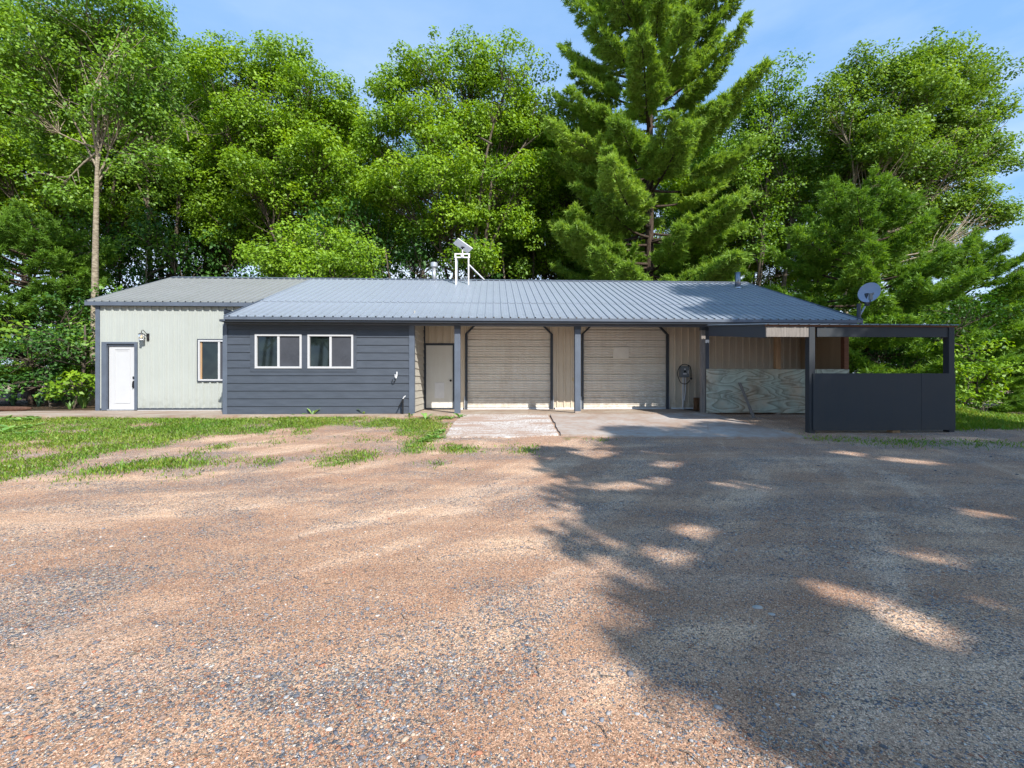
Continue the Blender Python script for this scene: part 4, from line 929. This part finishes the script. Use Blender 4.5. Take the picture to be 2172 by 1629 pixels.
# shade trees behind the camera; HOLES are gaps in their crowns through which the sun falls
HOLES = []
for u, v, rr in [(1545, 1026, .22), (1590, 1034, .22), (1478, 1130, .2), (1395, 1020, .2), (1345, 1030, .2), (1420, 1180, .15), (1300, 1033, .22), (1900, 975, .3), (1800, 962, .3), (1960, 980, .25), (1940, 1178, .2), (2000, 1192, .17),
                 (1750, 1250, .12), (1790, 1265, .15), (1835, 1280, .16), (1885, 1300, .17), (1935, 1322, .17), (1990, 1345, .15), (1260, 962, .35), (1420, 985, .25), (1700, 1105, .12), (2080, 1090, .2), (2110, 1280, .12)]:
    x, y = ground_at(u, v); z = float(gz(x, y, False)); HOLES.append((x - .579 * z, y + .965 * z, rr))
def SP(sx, sy, z, r, rz=None): return (sx + .579 * z, sy - .965 * z, z, r, r, rz or r * .75)
tree('shade_tree', (10.8, -21.5, -.7), [SP(3.85, -12.2, 10, 2.4), SP(4.6, -13.6, 9, 2.2), SP(3.0, -13.6, 10, 1.3), SP(3.5, -9.6, 9, 2.0), SP(3.45, -10.9, 10, 1.8), SP(5.6, -14.6, 9, 2.6), SP(6.3, -11, 9, 2.6), SP(6.2, -8, 11.5, 2.3), SP(3.9, -6.3, 13, 1.5), SP(6.8, -14.5, 8, 2.6), SP(9.5, -12.5, 9, 2.4)],
     M['oakleaf'], M['bark'], .3, 'large tree behind the photographer that shades the right half of the gravel', size=.24, nleaf=120, dens=1.4, inner=.15, holes=HOLES)
tree('shade_tree', (17.8, -18.5, -.9), [SP(7.4, -5.4, 13, 1.9), SP(9.8, -8.5, 11, 2.6), SP(9.6, -3.2, 15, 2.1), SP(11.6, -5.8, 12, 2.0), SP(7.9, .2, 18, 2.2), SP(8.6, 2.8, 19, 2.3), SP(7.4, 5.4, 20, 2.1), SP(6.2, 2.4, 19, 1.6), SP(5.8, 5.6, 20, 1.6), SP(12.5, -10, 10, 2.6), SP(5.6, -4.9, 15, .9)],
     M['needle'], M['bark'], .32, 'taller tree behind the photographer that throws dapples on the right end of the roof', size=.22, nleaf=110, dens=1.35, inner=.15, holes=HOLES)
for i, (x, y) in enumerate([(-44, -44), (-35, -40), (-27, -44), (-19, -40), (-11, -45), (-2, -42), (8, -46)]):
    copy_tree(oakB if i % 2 else oakA, (x, y, -.7), 2 + i, (1, 1, .9), 'tree across the yard behind the photographer, mirrored in the windows', 'trees across the yard')

# grass and small plants ----------------------------------------------------
def blades(name, n, xr, yr, mask, hgt, wid, label=None, mat=None, hvar=None):
    X = rng.uniform(*xr, n); Y = rng.uniform(*yr, n); m_ = mask(X + rng.normal(size=n) * .13, Y + rng.normal(size=n) * .16); kp = rng.random(n) < m_; X = X[kp]; Y = Y[kp]; n = len(X)
    Z = gz(X, Y); az = rng.uniform(0, 2 * math.pi, n); ln = rng.uniform(.2, .9, n); h = hgt * rng.uniform(.5, 1.4, n) * (.6 + .8 * fbm(X, Y, 1.1))
    P = np.stack([X, Y, Z - .005], -1); w_ = np.stack([-np.sin(az), np.cos(az), 0 * az], -1) * wid * rng.uniform(.6, 1.3, (n, 1))
    dd = np.stack([np.cos(az) * ln, np.sin(az) * ln, np.ones(n)], -1); T_ = P + dd * h[:, None]; Md = P + dd * h[:, None] * .5 * np.array([.6, .6, 1.1])
    V = np.stack([P - w_ * .6, P + w_ * .6, Md + w_, T_, Md - w_], 1).reshape(-1, 3)
    var = np.clip(.15 + .75 * fbm(X + 30, Y, .9) + rng.normal(0, .2, n) + (rng.random(n) < .06) * .5, 0, 1)
    o = raw(name, V, np.arange(n * 5).reshape(-1, 5), mat or M['grassb'], None, False, np.repeat(var, 5)); return tag(o, kind='stuff')
o = blades('grass', 330000, (-16.5, 11), (-10.5, -1.95), lambda X, Y: np.clip(grass_mask(X, Y), 0, 1) * (X < 10.6) * np.where((Y > -5.6) & (X > -1.0) & (X < 6.5), 0, 1), .045, .006)
o['label'] = 'short patchy grass and weeds between the dirt and the building'
o = blades('lawn_grass', 260000, (10.5, 26), (-6, 14), lambda X, Y: np.clip(grass_mask(X, Y), 0, 1) * np.clip(1.5 - np.hypot(X - 12, Y + 2) / 14, .12, 1), .10, .008)
o['label'] = 'bright tufty grass on the bank right of the shelter'
def strap(name, loc, n, ln, wd_, mat, label, cat, spread=.5, group=None, seg=6, arch=.9):
    mb = MB(); V = []; Fc = []
    for i in range(n):
        az = rng.random() * 6.283; L_ = ln * rng.uniform(.6, 1.1); a = np.array([math.cos(az), math.sin(az), 0]); s = np.array([-a[1], a[0], 0]); b0 = len(V); sp_ = spread * rng.uniform(.2, 1.2)
        p = a * .05 * rng.random(); ang = R(88) - sp_ * .35
        for j in range(seg + 1):
            t = j / seg; w_ = wd_ * (1 - t ** 2.2) * .5 + .0008; V += [p - s * w_, p + s * w_]
            p = p + (a * math.cos(ang) + np.array([0, 0, 1]) * math.sin(ang)) * L_ / seg; ang -= sp_ * arch * (.25 + t) * .55
        Fc += [(b0 + 2 * j, b0 + 2 * j + 1, b0 + 2 * j + 3, b0 + 2 * j + 2) for j in range(seg)]
    o = raw(name, V, Fc, mat, None, False, np.repeat(rng.random(n), 2 * seg + 2)); o.location = loc; return tag(o, label, cat, group)
def gp(u, v):
    x, y = ground_at(u, v); return (x, y, float(gz(x, y)) - .01)
strap('daylily', gp(178, 866), 60, .85, .028, M['lily'], 'bright green arching daylily clump beside the left building corner', 'plant', 1.1)
strap('daylily', gp(148, 868), 26, .38, .02, M['lily'], 'small pale strappy clump just left of the big daylily', 'plant', .8)
strap('iris', gp(83, 862), 30, .62, .04, M['iris'], 'blue-green iris clump of upright blades, second from the left edge', 'plant', .5)
strap('iris', gp(28, 860), 34, .66, .04, M['iris'], 'blue-green iris clump of upright blades right at the left edge', 'plant', .55)
strap('iris', gp(118, 855), 20, .55, .035, M['iris'], 'thin dark iris clump behind the log bed, third from the left edge', 'plant', .5)
def weed(loc, r, n, label, up=.5, mat='lily', group=None):
    V = []; Fc = []
    for i in range(n):
        az = i * 2.4 + rng.random(); a = np.array([math.cos(az), math.sin(az), 0]); s = np.array([-a[1], a[0], 0]); L_ = r * rng.uniform(.7, 1.2); e = up * rng.uniform(.5, 1.6); b0 = len(V)
        for t, w_ in ((0, .04), (.3, .12), (.6, .20), (.85, .14), (1, .01)):
            p = a * L_ * t + np.array([0, 0, L_ * (e * t - .45 * e * t * t)]); V += [p - s * w_ * L_ + np.array([0, 0, .03 * L_]), p, p + s * w_ * L_ + np.array([0, 0, .03 * L_])]
        for j in range(4):
            q = b0 + 3 * j; Fc += [(q, q + 1, q + 4, q + 3), (q + 1, q + 2, q + 5, q + 4)]
    o = raw('weed', V, Fc, M[mat], None, False, np.repeat(rng.uniform(.2, 1, n), 15)); o.location = loc; return tag(o, label, 'weed', group)
for u, v, r, n, up, lab in [(565, 881, .16, 5, 1.2, 'small upright weed at the foot of the siding below the left front window'), (632, 883, .2, 9, .5, 'low spreading weed at the foot of the siding'), (663, 882, .24, 4, 1.9, 'tall thin weed at the foot of the siding below the right front window'), (771, 881, .22, 5, 1.3, 'weed with long leaves at the foot of the siding right of the windows'), (868, 885, .13, 9, 1.2, 'bright leafy weed at the right corner of the charcoal siding'), (903, 888, .24, 7, 1.0, 'coarse weed in front of the grey-white side door'), (975, 886, .2, 9, .8, 'leafy weed growing at the foot of the first porch post'), (955, 889, .16, 8, .7, 'low weed just left of the first porch post'), (935, 889, .16, 8, .7, 'dark low weed between the side door and the first porch post')]:
    weed(gp(u, v), r, n, lab, up)
gW = 'broadleaf weeds at the left edge of the grass'
for i in range(16):
    u = rng.uniform(-40, 75); v = rng.uniform(884, 925); weed(gp(u, v), rng.uniform(.15, .26), 10, 'broad-leaved weed in the cluster at the left edge of the grass', .5, 'lily', gW)
gW2 = 'leafy weeds left of the crushed stone pad'
for i in range(14):
    t = rng.random(); weed(gp(880 + 60 * t + rng.normal() * 8, 948 - 38 * t + rng.normal() * 5), rng.uniform(.10, .18), 11, 'small leafy weed in the clump along the left side of the crushed stone pad', .5, 'lily', gW2)
# loose stones ---------------------------------------------------------------
ico = np.array([(0, 0, 1)] + [(.894 * math.cos(i * 1.2566), .894 * math.sin(i * 1.2566), .447) for i in range(5)] + [(.894 * math.cos((i + .5) * 1.2566), .894 * math.sin((i + .5) * 1.2566), -.447) for i in range(5)] + [(0, 0, -1)])
icf = np.array([(0, 1 + i, 1 + (i + 1) % 5) for i in range(5)] + [(1 + i, 6 + i, 1 + (i + 1) % 5) for i in range(5)] + [(6 + i, 6 + (i + 1) % 5, 1 + (i + 1) % 5) for i in range(5)] + [(11, 6 + (i + 1) % 5, 6 + i) for i in range(5)])
m = Mat('loose_stone', .8, 0, .3); v = m.attr('var')
m.color(m.mix(m.ramp(m.noise(60, 3), [(.4, 0.0), (.7, .4)]), m.ramp(v, [(0, (.11, .12, .145)), (.2, (.18, .20, .235)), (.38, (.32, .33, .34)), (.5, (.36, .15, .09)), (.6, (.24, .17, .14)), (.72, (.44, .35, .27)), (.84, (.10, .10, .11)), (.93, (.62, .57, .52))], 'CONSTANT'), (.3, .2, .14))); M['stone'] = m
N0 = 150000
dp = 1.2 + 9.5 * rng.random(N0) ** 1.6; uu = rng.uniform(-1.25, 1.25, N0) * dp
X = uu * math.cos(TH) + dp * math.sin(TH); Y = CAM[1] + dp * math.cos(TH) - uu * math.sin(TH)
mk = sst(.48, .68, fbm(X * .8 + 3, Y * 1.3, .9, 4)) * np.where(X > .6, .8, .5) + .045
mk = mk * np.clip(1.2 - dp * .05, .3, 1) * (Y < -5.5); kp = rng.random(N0) < mk * .62; X = X[kp]; Y = Y[kp]; dp = dp[kp]; n = len(X)
sz = np.clip(rng.lognormal(-5.62, .52, n), .002, .018) * np.where(dp < 6, 1, 1.15)
S3 = sz[:, None] * rng.uniform(.7, 1.3, (n, 3)) * np.array([1.2, .9, .5]); az = rng.uniform(0, 6.28, n); ca, sa = np.cos(az), np.sin(az)
Vl = ico[None] * S3[:, None, :] * rng.uniform(.62, 1.2, (n, 12, 1)); Vx = Vl[..., 0] * ca[:, None] - Vl[..., 1] * sa[:, None]; Vy = Vl[..., 0] * sa[:, None] + Vl[..., 1] * ca[:, None]
Vl = np.stack([Vx + X[:, None], Vy + Y[:, None], Vl[..., 2] + (gz(X, Y) + sz * .05)[:, None]], -1).reshape(-1, 3)
o = raw('loose_gravel', Vl, (icf[None] + 12 * np.arange(n)[:, None, None]).reshape(-1, 3), m, None, False, np.repeat(rng.random(n), 12)); tag(o, kind='stuff'); o['label'] = 'loose mixed pebbles scattered over the yard'
for u, v, r, lab in [(1606, 1292, .026, 'largest pale flat stone on the shaded gravel'), (1635, 1306, .022, 'small round white stone right of the largest pale stone')]:
    mb = MB(); mb.lathe([(.001, .35), (.6, .3), (.95, .08), (1, -.05), (.8, -.25), (.001, -.3)], (0, 0, 0), 12); mb.v = [(x * r * 1.4, y * r, z * r * (1 + .2 * math.sin(x * 3))) for x, y, z in mb.v]
    o = mb.build('stone', painted('pale_stone_%d' % u, (.36, .33, .30), .2, 30, .7), None, 0, True); o.location = gp(u, v); o.location.z += r * .3; tag(o, lab, 'stone')
# dropped twigs and bark scraps
V = MB()
for i in range(240):
    d_ = 1.5 + 8 * rng.random() ** 1.3; u_ = rng.uniform(-1.1, 1.1) * d_; x, y = u_, CAM[1] + d_
    if y > -5.7: continue
    z = float(gz(x, y)) + .006; a = rng.random() * 6.28; l_ = rng.uniform(.015, .07); V.tube([(x, y, z), (x + math.cos(a) * l_, y + math.sin(a) * l_, z + .004), (x + math.cos(a + .3) * l_ * 1.7, y + math.sin(a + .3) * l_ * 1.7, z)], [.002, .0025, .001], 4)
o = V.build('twig_litter', M['twig'], None); tag(o, kind='stuff'); o['label'] = 'dry twigs and bark scraps on the gravel'
